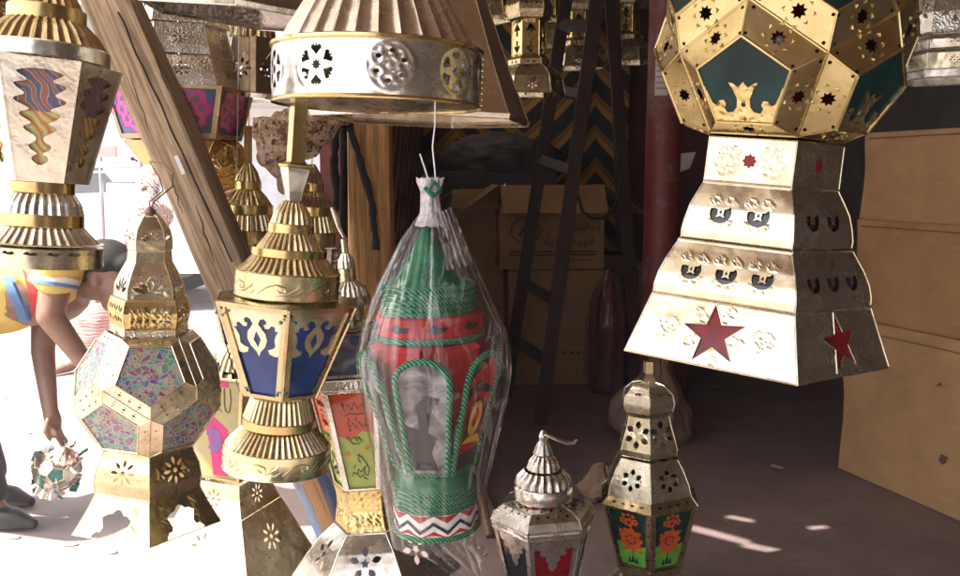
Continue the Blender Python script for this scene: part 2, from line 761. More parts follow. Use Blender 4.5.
shop = thing('market_shop', 'dim open-fronted market shop with a maroon back wall behind the lanterns', 'shop', (0, 0, 0))
mb = MB()
box(mb, (1.1, 6.96, 1.5), (3.3, .12, 3.0))
part('back_wall', mb, PLASTER_RED, shop)
mb = MB()
box(mb, (2.66, 1.45, 1.5), (.12, 10.9, 3.0))
part('side_wall', mb, PLASTER_GREY, shop)
mb = MB()
box(mb, (-.52, 4.98, .96), (.08, 3.84, 1.92))
part('partition_wall', mb, PLASTER_RED, shop)
mb = MB()
box(mb, (1.25, -4.0, 1.5), (2.9, .12, 3.0))
part('added_shade_wall', mb, PLASTER_GREY, shop)  # unseen wall added behind the camera to cut the light; no shop part


def roof_gap(tx, ty, lx, ly, a=0.0, tz=0.0):
    k = (2.62 - tz) / -SUN.z
    cx, cy2 = tx - SUN.x * k, ty - SUN.y * k
    c, s = math.cos(a), math.sin(a)
    return [(cx + c * x - s * y, cy2 + s * x + c * y) for x, y in ((-lx, -ly), (lx, -ly * .6), (lx * .9, ly), (-lx * .8, ly * .9))]


mb = MB()
gaps = []
for (px, py, lx, ly, a) in ((714, 535, .13, .030, R(-38)), (763, 549, .085, .026, R(-30)), (738, 519, .055, .020, R(-30)),
                            (788, 574, .06, .022, R(-20)), (812, 556, .05, .016, R(-10)), (820, 527, .045, .014, R(10))):
    g = ground_at(px, py, .006)
    gaps.append(roof_gap(g.x, g.y, lx, ly, a))
plate(mb, [(-.62, -.5), (.15, -.5), (.15, -2.6), (3.0, -2.6), (3.0, 7.1), (-.62, 7.1)], lambda x, y, d: Vector((x, y, 2.62 + d)), .03, [[(max(x, -.60), y) for x, y in g_] for g_ in gaps if max(x for x, y in g_) > -.58])
part('roof', mb, BOARD, shop)  # unseen roof; front edge extended and gaps placed to shape the light
# unseen white tarpaulin added over the left of the lane to brighten it softly
m, t, b = new_mat('added_fill_tarpaulin')
t.nodes.remove(b)
dfs, trl = N(t, 'ShaderNodeBsdfDiffuse'), N(t, 'ShaderNodeBsdfTranslucent')
dfs.inputs[0].default_value = (.78, .76, .72, 1)
trl.inputs[0].default_value = (.80, .77, .72, 1)
mx = N(t, 'ShaderNodeMixShader')
mx.inputs[0].default_value = .5
t.links.new(dfs.outputs[0], mx.inputs[1])
t.links.new(trl.outputs[0], mx.inputs[2])
t.links.new(mx.outputs[0], t.nodes['Material Output'].inputs['Surface'])
mb = MB()
plate(mb, [(-2.2, -.5), (-.55, -.5), (-.55, 7.1), (-2.2, 7.1)], lambda x, y, d: Vector((x, y, 2.595 + d - .05 * math.sin((x + .55) * 1.9))), .004, [g_ for g_ in gaps if max(x for x, y in g_) < -.60])
part('awning', mb, m, shop)  # the added tarpaulin, unseen
mb = MB()
for y in (.2, 1.25, 2.9, 4.6, 6.2):
    box(mb, (1.0, y, 2.55), (4.2, .08, .12))
part('roof_joist', mb, BOARD, shop)

# ---- striped fabric hung at the back and along the partition
m, t, b = new_mat('striped_fabric')
tc = N(t, 'ShaderNodeTexCoord')
sep = N(t, 'ShaderNodeSeparateXYZ')
t.links.new(tc.outputs['Object'], sep.inputs[0])
hh = math_n(t, 'ADD', sep.outputs['X'], sep.outputs['Y'])
zig = math_n(t, 'PINGPONG', hh, .55)
u = math_n(t, 'ADD', zig, math_n(t, 'MULTIPLY', sep.outputs['Z'], .95))
fr_ = math_n(t, 'FRACT', math_n(t, 'MULTIPLY', u, 4.2))
band = ramp(t, fr_, [(.0, (.022, .018, .018)), (.46, (.022, .018, .018)), (.50, (.36, .17, .03)), (.72, (.36, .17, .03)), (.76, (.02, .015, .012)), (.80, (.24, .11, .022)), (.90, (.24, .11, .022)), (.93, (.022, .018, .018))])
t.links.new(band, b.inputs['Base Color'])
b.inputs['Roughness'].default_value = .9
STRIPE = m


def hung_cloth(x0, x1, z0, z1, mapf, amp, nx=60, nz=20, seed=0):
    mb = MB()
    vs, fs = [], []
    for j in range(nz + 1):
        for i in range(nx + 1):
            u, v = i / nx, j / nz
            x = x0 + (x1 - x0) * u
            d = amp * (noise.noise((x * 2.1, v * .7, seed)) + .4 * noise.noise((x * 6, v * 1.5, seed + 5)))
            vs.append(mapf(x, z0 + (z1 - z0) * v, d))
    for j in range(nz):
        for i in range(nx):
            a = j * (nx + 1) + i
            fs.append((a, a + 1, a + nx + 2, a + nx + 1))
    mb.add(vs, fs)
    return mb


fb = part('striped_cloth', hung_cloth(-.44, 1.15, .75, 2.5, lambda x, z, d: (x, 6.80 + d, z), .05), STRIPE, None, 60)
tag(fb, 'black and orange striped cloth covering the back wall behind the ladder', 'cloth', 'striped cloths lining the shop')
fb = part('striped_cloth', hung_cloth(3.03, 6.7, .55, 1.91, lambda x, z, d: (-.44 + d * .6, x, z), .04, seed=4), STRIPE, None, 60)
tag(fb, 'dark zigzag striped cloth on the side partition, seen right of the wooden post', 'cloth', 'striped cloths lining the shop')

# ---- street outside
CREAM = plain('cream_plaster', (.72, .68, .62), .85, .12, 2, .2)
WINDOWM = plain('dark_window', (.10, .11, .12), .25, .2, 3, 0)
SHOPD = plain('roller_door', (.55, .55, .56), .5, .15, 3, .1)
bld = thing('street_building', 'pale plaster building far across the sunlit street behind the van', 'building', (-9, 24, 0))
mb = MB()
box(mb, (0, 0, 4.5), (22, 6, 9))
part('wall', mb, CREAM, bld)
for i in range(7):
    for j in range(2):
        f = MB()
        box(f, (-9 + i * 3, -3.03, 4.6 + j * 2.6), (1.25, .12, 1.6))
        wn = part('window', f, SHOPD, bld)
        f = MB()
        box(f, (0 - 9 + i * 3, -3.10, 4.6 + j * 2.6), (1.0, .06, 1.35))
        part('pane', f, WINDOWM, wn)
for i in range(5):
    f = MB()
    box(f, (-8 + i * 4, -3.04, 1.3), (2.6, .1, 2.6))
    part('roller_door', f, SHOPD, bld)
f = MB()
box(f, (0, -3.9, 2.95), (21, 1.8, .12))
part('awning', f, SHOPD, bld)

# a white van standing in the street, its shadow below it
VANW = plain('van_paint', (.80, .80, .80), .35, .04, 3, 0, spec=.5)
TYRE = plain('tyre', (.02, .02, .02), .8, .2, 30, .2)
van = thing('parked_van', 'white panel van parked in the glare of the street', 'van', (-5.0, 9.3, 0))


def side_prof_box(mb, prof, y0, y1, mi=0):
    n = len(prof)
    vs = [(x, y0, z) for x, z in prof] + [(x, y1, z) for x, z in prof]
    fs = [tuple(range(n)), tuple(range(2 * n - 1, n - 1, -1))] + [(i, i + n, (i + 1) % n + n, (i + 1) % n) for i in range(n)]
    mb.add(vs, fs, mi)


f = MB()
side_prof_box(f, [(-2.4, .38), (2.25, .38), (2.42, .55), (2.40, 1.02), (1.65, 1.18), (1.05, 1.92), (.7, 2.05), (-2.3, 2.05), (-2.42, 1.9)], -.85, .85)
part('body', f, VANW, van)
f = MB()
side_prof_box(f, [(1.0, 1.16), (1.52, 1.18), (1.03, 1.78), (.55, 1.85), (.55, 1.16)], -.856, .856)
part('window', f, WINDOWM, van)
for x in (-1.55, 1.55):
    for y in (-.80, .80):
        f = MB()
        tube(f, [(x, y - .1, .33), (x, y + .1, .33)], .33, 24)
        wh = part('wheel', f, TYRE, van, 40)
        f = MB()
        tube(f, [(x, y - .11, .33), (x, y + .11, .33)], .18, 16)
        part('hub', f, SHOPD, wh, 40)
f = MB()
box(f, (2.40, 0, .5), (.12, 1.7, .22))
part('bumper', f, BLACK, van)
f = MB()
bevel_box(f, (2.42, -.6, .85), (.06, .3, .18), .02)
part('headlight', f, SHOPD, van)
f = MB()
bevel_box(f, (2.42, .6, .85), (.06, .3, .18), .02)
part('headlight', f, SHOPD, van)

# street stall frame seen between the first lantern and the beam
GREYP = plain('grey_paint', (.35, .34, .35), .5, .2, 10, .1)
REDP = plain('faded_red', (.55, .25, .24), .6, .2, 10, .1)
st = thing('street_stall', 'grey metal stall frame with a red sign board in the bright street', 'stall', (0, 0, 0))
Yst = 7.4
f = MB()
a, b_, c_ = W(100, 205, Yst), W(100, 150, Yst), W(148, 163, Yst)
tube(f, [(a.x, a.y, 0), W(100, 148, Yst)], .018, 8)
tube(f, [(W(140, 0, Yst).x, a.y, 0), W(141, 160, Yst)], .018, 8)
part('post', f, GREYP, st)
f = MB()
box(f, (W(118, 0, Yst).x, Yst, W(0, 165, Yst).z), (.42, .5, .05))
box(f, (W(120, 0, Yst).x, Yst, W(0, 172, Yst).z), (.46, .5, .02))
part('roof', f, GREYP, st)
f = MB()
box(f, (W(101, 0, Yst).x, Yst - .05, W(0, 152, Yst).z), (.16, .03, .09))
part('sign_board', f, REDP, st)
f = MB()
bevel_box(f, (W(118, 0, Yst).x, Yst, W(0, 189, Yst).z), (.26, .3, .12), .03)
part('goods', f, VANW, st)

# ------------------------------------------------------------------ timber
def wood(name, a, b_, sc=(18, 18, 1.6), rough=.75, stripes=False):
    m, t, bs = new_mat(name)
    v = obj_coords(t, sc)
    n1 = tnoise(t, v, 2.2, 8, .65, .6)
    n2 = tnoise(t, obj_coords(t, (60, 60, 2.5)), 2.0, 5, .7)
    c = ramp(t, n1, [(.28, a), (.72, b_)])
    c = mixc(t, ramp(t, n2, [(.42, (.7, .7, .7)), (.56, (0, 0, 0))]), c, tuple(x * .4 for x in a))
    if stripes:
        tc = N(t, 'ShaderNodeTexCoord')
        sp = N(t, 'ShaderNodeSeparateXYZ')
        t.links.new(tc.outputs['Object'], sp.inputs[0])
        mr = N(t, 'ShaderNodeMapRange')
        mr.inputs[1].default_value = -.06
        mr.inputs[2].default_value = .06
        wn = math_n(t, 'ADD', sp.outputs['X'], math_n(t, 'MULTIPLY', math_n(t, 'SUBTRACT', n1, .5), .02))
        t.links.new(wn, mr.inputs[0])
        col = ramp(t, mr.outputs[0], [(0, (.23, .33, .47)), (.27, (.23, .33, .47)), (.31, (.50, .27, .12)), (.55, (.45, .23, .10)), (.6, (.05, .08, .16)), (1, (.04, .06, .13))])
        msk = math_n(t, 'LESS_THAN', math_n(t, 'ADD', sp.outputs['Z'], math_n(t, 'MULTIPLY', n2, .05)), STRIPE_Z)
        wear = ramp(t, n2, [(.40, (.1, .1, .1)), (.5, (1, 1, 1))])
        c = mixc(t, math_n(t, 'MULTIPLY', msk, wear), c, col)
    t.links.new(c, bs.inputs['Base Color'])
    bs.inputs['Roughness'].default_value = rough
    pv = bump(t, bs, n1, .5, .006)
    bump(t, bs, n2, .4, .002, pv)
    return m


def beam_mesh(L, wx, wy, seed=0, amp=.004, nz=60, crack=None):
    """squared rough timber along +Z from 0 to L"""
    ring = []
    k = 5
    for i in range(k):
        ring.append((-1 + 2 * i / k, -1))
    for i in range(k):
        ring.append((1, -1 + 2 * i / k))
    for i in range(k):
        ring.append((1 - 2 * i / k, 1))
    for i in range(k):
        ring.append((-1, 1 - 2 * i / k))
    mb = MB()
    vs, fs = [], []
    n = len(ring)
    for j in range(nz + 1):
        z = L * j / nz
        for (x, y) in ring:
            e = 1 - .10 * max(0, abs(x) + abs(y) - 1.6) / .4
            d = amp * noise.noise((x * 1.5 + seed, y * 1.5, z * 5)) + amp * 1.5 * noise.noise((x * .5, y * .5 + seed, z * 1.2))
            q = 1 + d / (wx / 2)
            vs.append((x * wx / 2 * e * q + amp * 2 * noise.noise((seed, 3, z * 1.1)), y * wy / 2 * e * q, z))
    for j in range(nz):
        for i in range(n):
            fs.append((j * n + i, j * n + (i + 1) % n, (j + 1) * n + (i + 1) % n, (j + 1) * n + i))
    fs.append(tuple(range(n))[::-1])
    fs.append(tuple(range(nz * n, nz * n + n)))
    mb.add(vs, fs)
    return mb


def aim(o, a, b_, roll=0.0):
    d = (Vector(b_) - Vector(a))
    q = d.to_track_quat('Z', 'Y')
    o.rotation_mode = 'QUATERNION'
    o.rotation_quaternion = q @ Matrix.Rotation(roll, 4, 'Z').to_quaternion()
    o.location = a
    return d.length


# the big leaning beam
YB = 1.95
bt0, bt1 = W(428, 760, YB + .02), W(92, -45, YB)
bt0.z = 0.0
STRIPE_Z = 0.74
BEAM = wood('weathered_beam', (.36, .25, .15), (.60, .43, .275), stripes=True)
Lb = (bt1 - bt0).length
o = part('leaning_beam', beam_mesh(Lb, .108, .10, 1, .003, 90), BEAM, None, 50)
d = bt1 - bt0
zax = d.normalized()
yax = Vector((0, 1, 0))
yax = (yax - zax * yax.dot(zax)).normalized()
xax = yax.cross(zax)
o.matrix_world = Matrix.Translation(bt0) @ Matrix((xax, yax, zax)).transposed().to_4x4()
tag(o, 'weathered brown timber beam leaning diagonally, its foot painted blue and orange', 'beam')


def on_beam(px, py, off=-.056):
    return W(px, py, YB + off)


f = MB()
pa, pb = on_beam(118, 12, -.053), on_beam(232, 262, -.053)
pts = [pa.lerp(pb, i / 24) + Vector((noise.noise((i * .4, 0, 0)) * .004, 0, 0)) for i in range(25)]
tube(f, [q - o.location for q in pts], [.001 + .0022 * abs(noise.noise((i * .7, 2, 0))) + .001 for i in range(25)], 5)
cr = part('crack', f, plain('crack_dark', (.03, .02, .015), .9, .2, 20, 0), None)
cr.parent = o
cr.matrix_parent_inverse = o.matrix_world.inverted() @ Matrix.Translation(o.location)
for x0, y0, x1, y1, wd in ((150, 40, 168, 92, .0012), (196, 205, 214, 262, .0016), (128, 70, 150, 132, .0010), (222, 330, 240, 392, .0014), (172, 180, 182, 214, .0010)):
    f = MB()
    pa, pb = on_beam(x0, y0, -.0535), on_beam(x1, y1, -.0535)
    tube(f, [pa.lerp(pb, i / 10) + Vector((noise.noise((i * .5, x0, 0)) * .004, 0, 0)) - o.location for i in range(11)], [wd * math.sin(PI * (i + .6) / 11.2) + .0003 for i in range(11)], 5)
    cr = part('crack', f, plain('crack_brown', (.05, .032, .022), .9, .2, 20, 0), None)
    cr.parent = o
    cr.matrix_parent_inverse = o.matrix_world.inverted() @ Matrix.Translation(o.location)
f = MB()
pa = on_beam(137, 161, -.05) - o.location
tube(f, [pa, pa + Vector((0, -.022, .004)), pa + Vector((0, -.024, .004))], [.002, .002, .0045], 8)
nl = part('nail', f, plain('rusty_nail', (.16, .09, .06), .5, .3, 50, 0, metal_=.6), None)
nl.parent = o
nl.matrix_parent_inverse = o.matrix_world.inverted() @ Matrix.Translation(o.location)
f = MB()
q = on_beam(180, 165, -.058)
box(f, (0, 0, 0), (.009, .004, .042), Matrix.Rotation(R(22), 3, 'Y').inverted())
mk = part('paper_label', f, plain('white_paper', (.75, .75, .72), .8, .05, 20, 0))
mk.location = q
tag(mk, 'narrow white paper strip stuck in the crack of the leaning beam', 'label')

# upright post behind, with dark straps hanging over it
POST = wood('yellow_post', (.36, .18, .055), (.62, .34, .12))
o = part('wooden_post', beam_mesh(2.55, .125, .10, 5, .005, 70), POST, None, 50)
c = W(372, 200, 2.45)
o.location = (c.x, 2.45, 0)
tag(o, 'upright yellowish wooden post with dark cloth strips hanging down it', 'post')

STRAP = plain('black_cloth_strip', (.016, .014, .016), .85, .4, 30, .4)


def strap(name, pts, wd, label, cat, mat=None, group=None, Y=2.36):
    f = MB()
    P = [W(x, y, Y + dz) for x, y, dz in pts]
    # resample
    Q = []
    for i in range(len(P) - 1):
        for k in range(6):
            t_ = k / 6
            Q.append(P[i].lerp(P[i + 1], t_))
    Q.append(P[-1])
    tube(f, [q_ + Vector((noise.noise((i * .35, wd * 50, 1)) * .006, noise.noise((i * .3, 4, wd * 90)) * .004, 0)) for i, q_ in enumerate(Q)],
         [wd * (1 + .5 * noise.noise((i * .9, 7, wd * 70)) + .3 * noise.noise((i * 2.3, 1, wd * 30))) for i in range(len(Q))], 10, flat=.45)
    return tag(part(name, f, mat or STRAP, None, 60), label, cat, group)


strap('cloth_strip', [(338, 118, 0), (334, 160, 0), (337, 200, 0), (330, 232, 0)], .011, 'short dark cloth strip on the left edge of the yellowish post', 'cloth strip')
strap('cloth_strip', [(344, 125, -.01), (343, 180, -.01), (342, 240, -.01), (341, 292, -.01)], .008, 'long thin dark cord down the middle of the yellowish post', 'cord')
strap('cloth_strip', [(348, 118, 0), (360, 160, .01), (372, 205, .02), (376, 250, .02)], .010, 'dark cloth strip slanting over the right half of the yellowish post', 'cloth strip')
strap('cloth_strip', [(278, 150, -.1), (300, 140, -.12), (330, 128, -.06), (352, 122, 0)], .012, 'black strap wrapped across below the knotty log', 'strap')
strap('cloth_strip', [(262, 118, -.25), (268, 135, -.22), (276, 150, -.18)], .011, 'bluish black strip hanging left of the brass lantern strap', 'strap', plain('navy_strip', (.03, .035, .05), .7, .3, 30, .2))

# knotty log held by the straps
LOGM, t, bs = new_mat('knotty_log')
v = obj_coords(t)
n1 = tnoise(t, v, 24, 6, .75, .3)
n2 = tnoise(t, v, 75, 4, .6, .3)
cc = ramp(t, n1, [(.38, (.16, .08, .045)), (.46, (.56, .34, .20)), (.60, (.80, .58, .41))])
t.links.new(mixc(t, ramp(t, n2, [(.54, (0, 0, 0)), (.60, (1, 1, 1))]), cc, (.10, .05, .03)), bs.inputs['Base Color'])
bs.inputs['Roughness'].default_value = .8
bump(t, bs, n1, 1.0, .03)


def lump(pts, rad, seed, amp=.25, seg=20):
    """rough swept stump"""
    f = MB()
    P = [Vector(p) for p in pts]
    Q, rr = [], []
    n = 26
    for i in range(n + 1):
        u = i / n * (len(P) - 1)
        k = min(int(u), len(P) - 2)
        Q.append(P[k].lerp(P[k + 1], u - k))
        rr.append((rad[k] + (rad[k + 1] - rad[k]) * (u - k)))
    tube(f, Q, rr, seg)
    c = sum(P, Vector()) / len(P)
    vv = []
    for x in f.v:
        x = Vector(x)
        k = min(range(len(Q)), key=lambda j: (Q[j] - x).length)
        d_ = x - Q[k]
        s = 1 + amp * noise.noise(x * 28 + Vector((seed, 0, 0))) + amp * .6 * noise.noise(x * 70 + Vector((0, seed, 0)))
        vv.append(tuple(Q[k] + d_ * s))
    f.v = vv
    return f


f = lump([W(262, 138, 2.02), W(292, 136, 2.0), W(318, 118, 2.0), W(345, 98, 2.05), W(352, 80, 2.1)], [.050, .060, .056, .036, .018], 3, .42)
tag(part('knotty_log', f, LOGM, None, 60), 'knotty bark-brown log end lashed under the big round drum', 'log')
f = lump([W(262, 160, 2.12), W(278, 152, 2.1), W(292, 172, 2.1), W(286, 192, 2.12)], [.02, .05, .04, .02], 9, .12)
tag(part('pole_end', f, wood('pale_pole', (.34, .22, .15), (.5, .36, .27)), None, 60), 'pale pinkish wooden pole end below the knotty log, left of the brass strap', 'pole')

# ------------------------------------------------------------------ inside the shop
# red post
m, t, b = new_mat('red_post_paint')
v = obj_coords(t)
n1 = tnoise(t, v, 9, 8, .7)
n2 = tnoise(t, v, 30, 6, .7)
cc = ramp(t, n2, [(.3, (.10, .014, .016)), (.6, (.17, .022, .022))])
cc = mixc(t, ramp(t, n1, [(.52, (0, 0, 0)), (.62, (.8, .8, .8))]), cc, (.16, .12, .11))
t.links.new(cc, b.inputs['Base Color'])
b.inputs['Roughness'].default_value = .5
bump(t, b, n2, .4, .004)
YP = 4.35
f = MB()
cpt = W(659, 300, YP)
tube(f, [(0, 0, z) for z in np.linspace(0, 2.62, 30)], [.086 + .004 * noise.noise((0, 0, z * 3)) for z in np.linspace(0, 2.62, 30)], 24)
o = part('red_post', f, m, None, 50)
o.location = (cpt.x, YP, 0)
tag(o, 'round dark red painted post with worn grey patches', 'post')
f = MB()
zt, zb_ = W(0, 62, YP).z, W(0, 97, YP).z
lab = MB()
for i in range(8):
    a0, a1 = R(-42 + i * 5), R(-42 + (i + 1) * 5)
    lab.add([(.0935 * math.sin(a0), -.0935 * math.cos(a0), zb_), (.0935 * math.sin(a1), -.0935 * math.cos(a1), zb_), (.0935 * math.sin(a1), -.0935 * math.cos(a1), zt), (.0935 * math.sin(a0), -.0935 * math.cos(a0), zt)], [(0, 1, 2, 3)])
lo_ = part('paper_notice', lab, plain('aged_paper', (.50, .46, .42), .8, .1, 30, 0))
lo_.location = (cpt.x, YP, 0)
tag(lo_, 'small pale paper notice pasted on the red post', 'notice')
lab = MB()
for k, zz in enumerate(np.linspace(zb_ + .03, zt - .03, 5)):
    for i in range(6):
        a0, a1 = R(-37 + i * 5), R(-37 + (i + 1) * 5)
        hgt = .007
        lab.add([(.0945 * math.sin(a0), -.0945 * math.cos(a0), zz), (.0945 * math.sin(a1), -.0945 * math.cos(a1), zz), (.0945 * math.sin(a1), -.0945 * math.cos(a1), zz + hgt), (.0945 * math.sin(a0), -.0945 * math.cos(a0), zz + hgt)], [(0, 1, 2, 3)])
part('print', lab, plain('faded_ink', (.2, .18, .17), .8, .1, 30, 0), lo_)
# white paper scrap behind the post
f = MB()
q = [W(676, 154, 4.6), W(696, 152, 4.6), W(690, 168, 4.62), W(677, 174, 4.6)]
f.add(q + [p_ + Vector((0, .004, 0)) for p_ in q], [(3, 2, 1, 0), (4, 5, 6, 7), (0, 1, 5, 4), (1, 2, 6, 5), (2, 3, 7, 6), (3, 0, 4, 7)])
tag(part('paper_scrap', f, plain('paper_white', (.8, .8, .78), .8, .05, 20, 0)), 'torn white paper scrap hanging right of the red post', 'paper')
f = MB()
bevel_box(f, (0, 0, .42), (.30, .3, .84), .02)
crt = part('dark_crate', f, plain('dark_maroon_board', (.05, .016, .015), .8, .3, 10, .2))
crt.location = (1.02, 4.85, .008)
tag(crt, 'dark maroon crate standing right behind the red post', 'crate')

# cartons
def carton_mat(name, c, var=.16):
    m, t, b = new_mat(name)
    v = obj_coords(t)
    n1 = tnoise(t, v, 5, 6, .6)
    n2 = tnoise(t, v, 16, 5, .7, 1)
    cc = ramp(t, n1, [(.3, tuple(x * (1 - var) for x in c)), (.7, tuple(x * (1 + var) for x in c))])
    cc = mixc(t, ramp(t, n2, [(.64, (0, 0, 0)), (.74, (.5, .5, .5))]), cc, tuple(x * .55 for x in c))
    t.links.new(cc, b.inputs['Base Color'])
    b.inputs['Roughness'].default_value = .85
    b.inputs['Specular IOR Level'].default_value = .2
    n3 = tnoise(t, obj_coords(t, (1, 1, 6)), 7, 6, .7, .4)
    cc = mixc(t, ramp(t, n3, [(.60, (0, 0, 0)), (.64, (.35, .35, .35)), (.67, (0, 0, 0))]), cc, tuple(min(1, x * 1.7) for x in c))
    t.links.new(cc, b.inputs['Base Color'])
    pv = bump(t, b, n1, .5, .02)
    wv = N(t, 'ShaderNodeTexWave')
    wv.inputs['Scale'].default_value = 55
    t.links.new(v, wv.inputs['Vector'])
    bump(t, b, wv.outputs['Fac'], .05, .001, pv)
    return m


CART = carton_mat('carton_brown', (.37, .21, .10))
CART2 = carton_mat('carton_tan', (.40, .24, .118))
TAPE = plain('packing_tape', (.38, .25, .13), .3, .1, 10, .1)
INK = plain('carton_ink', (.045, .03, .025), .7, .1, 20, 0)


def carton(name, size, mat, label, loc, rz, flaps=False, tape=True, group=None):
    t_ = thing(name, label, 'carton', loc, (0, 0, rz), group)
    x, y, z = size
    f = MB()
    bm = bmesh.new()
    bmesh.ops.create_cube(bm, size=1)
    for v_ in bm.verts:
        v_.co = Vector((v_.co.x * x, v_.co.y * y, (v_.co.z + .5) * z))
    bmesh.ops.bevel(bm, geom=bm.edges[:], offset=.004, segments=2, affect='EDGES')
    bmesh.ops.subdivide_edges(bm, edges=[e for e in bm.edges if e.calc_length() > .1], cuts=5, use_grid_fill=True)
    for v_ in bm.verts:
        c_ = v_.co
        k = (c_.z / z) * (1 - c_.z / z) * 4
        if c_.z > z * .96 or c_.z < z * .04:
            v_.co += Vector((noise.noise(c_ * 9 + Vector((loc[2] * 11, 0, 0))), noise.noise(c_ * 9 + Vector((0, loc[2] * 11, 3))), 0)) * .008
        bul = .022 * k * noise.noise(c_ * 3 + Vector((loc[0] * 5, 0, loc[2] * 7)))
        v_.co.x += bul * (1 if c_.x > 0 else -1)
        v_.co.y += bul * (1 if c_.y > 0 else -1)
    bm.verts.index_update()
    f.add([v_.co for v_ in bm.verts], [[v_.index for v_ in fc.verts] for fc in bm.faces])
    bm.free()
    part('box_body', f, mat, t_, 40)
    if tape:
        f = MB()
        box(f, (0, 0, z + .0015), (.055, y, .002))
        box(f, (0, -y / 2 - .014, z - .05), (.055, .002, .1))
        part('tape', f, TAPE, t_)
    if flaps:
        for sx in (-1, 1):
            f = MB()
            box(f, (0, 0, 0), (x * .48, y * .98, .006))
            o_ = part('flap', f, mat, t_)
            o_.location = (sx * (x / 2 + x * .2), 0, z + .05)
            o_.rotation_euler = (0, sx * R(35), 0)
        for sy in (-1, 1):
            f = MB()
            box(f, (0, 0, 0), (x * .98, y * .45, .006))
            o_ = part('flap', f, mat, t_)
            o_.location = (0, sy * (y / 2 + .05), z + y * .12)
            o_.rotation_euler = (sy * R(-52), 0, 0)
    return t_


# right stack: the left side of each faces the camera's right edge
A0 = ground_at(837, 470)
A1 = ground_at(960, 524)
dirv = (A1 - A0).normalized()
rz = math.atan2(-dirv.x, dirv.y) + PI      # local -Y runs along the visible face
side = Vector((-dirv.y, dirv.x, 0))
if side.x < 0:
    side = -side


def stack(name, lx, ly, z0, z1, off, mat, label, back=0.0):
    c_ = A0 + dirv * (ly / 2 - back) + side * (lx / 2 + off)
    q_ = math.atan2(dirv.y, dirv.x) + PI / 2
    return carton(name, (lx, ly, z1 - z0), mat, label, (c_.x, c_.y, z0 + .012), q_)


s1 = stack('carton', .60, .98, 0.0, .70, 0.0, CART2, 'largest tan carton, at the bottom of the right-hand stack on the floor')
s2 = stack('carton', .58, .92, .70, 1.14, .03, CART, 'middle brown carton of the stack behind the star-cut lantern', 0)
s3 = stack('carton', .57, .90, 1.14, 1.515, .045, CART2, 'topmost tan carton of the right-hand stack', 0)

def on_left(t_, lx, poly, mat, name, th=.0012):
    """flat mark on the side of a carton that looks at the camera; poly in (along, up)"""
    best = min((Vector((s, 0, 0)) for s in (-1, 1)), key=lambda q: (Matrix.Rotation(t_.rotation_euler.z, 3, 'Z') @ q).x)
    f = MB()
    plate(f, poly, lambda x, y, d: Vector((best.x * (lx / 2 + .010 + d), x, y)), th)
    return part(name, f, mat, t_)


SCUFF = plain('dark_scuff', (.10, .055, .03), .9, .3, 30, 0)
for q_ in ([(.28, .12), (.285, .12), (.29, .16), (.285, .165), (.28, .13), (.272, .16), (.267, .155)], [(.20, .40), (.26, .425), (.30, .42), (.26, .432)], [(.02, .50), (.05, .515), (.045, .525)], [(.08, .2), (.10, .235), (.07, .24), (.06, .21)]):
    on_left(s1, .60, [(-x, y) for x, y in q_][::-1], SCUFF, 'scuff')
for t_c, lx, ln in ((s1, .60, .44), (s2, .58, .42), (s3, .57, .41)):
    hgt = max(v_.co.z for v_ in [o_ for o_ in t_c.children if o_.name.startswith('box_body')][0].data.vertices)
    q_ = [(-ln, hgt * .93), (ln * .2, hgt * .935), (ln, hgt * .93), (ln, hgt * .93 + .0035), (ln * .2, hgt * .935 + .003), (-ln, hgt * .93 + .003)]
    on_left(t_c, lx, q_, SCUFF, 'crease', .0006)
# grit and dust swept over the shop floor
f = MB()
rg = random.Random(5)
for i in range(420):
    x, y = rg.uniform(-.3, 2.0), rg.uniform(1.9, 5.4)
    r_ = rg.choice((.002, .003, .003, .005, .008))
    h_ = r_ * .5
    a0 = rg.uniform(0, 6)
    base = [(x + r_ * rg.uniform(.6, 1.3) * math.cos(a0 + k * 1.257), y + r_ * rg.uniform(.6, 1.3) * math.sin(a0 + k * 1.257), .010) for k in range(5)]
    f.add(base + [(x, y, .010 + h_)], [(k, (k + 1) % 5, 5) for k in range(5)])
tag(part('floor_grit', f, plain('pale_grit', (.26, .22, .20), .9, .4, 60, 0)), 'pale grit scattered over the dim shop floor', 'grit', None, 'stuff')
# back-left cartons by the ladder
YQ = 5.6
c0 = W(558, 0, YQ)
zt1, zb1 = W(0, 207, YQ - .2).z, W(0, 271, YQ - .2).z
c1 = carton('carton', (.63, .46, zb1 - .012), CART, 'lower brown carton behind the black ladder', (W(552, 0, YQ).x + .03, YQ + .05, .012), R(3), False)
c2 = carton('carton', (.665, .46, zt1 - zb1 - .02), CART, 'printed brown carton with open flaps behind the black ladder', (W(549, 0, YQ).x, YQ + .02, zb1 + .012), R(5), True, False)
c3 = carton('carton', (.30, .34, .32), CART2, 'small brown carton with torn flap left of the printed carton', (W(478, 0, YQ + .2).x, YQ + .2, W(0, 254, YQ + .1).z), R(-6), True, False)
c4 = carton('carton', (.34, .36, W(0, 254, YQ + .1).z - .014), CART2, 'dusky carton standing on the floor under the small torn carton', (W(480, 0, YQ + .2).x, YQ + .22, .012), R(-4), False)

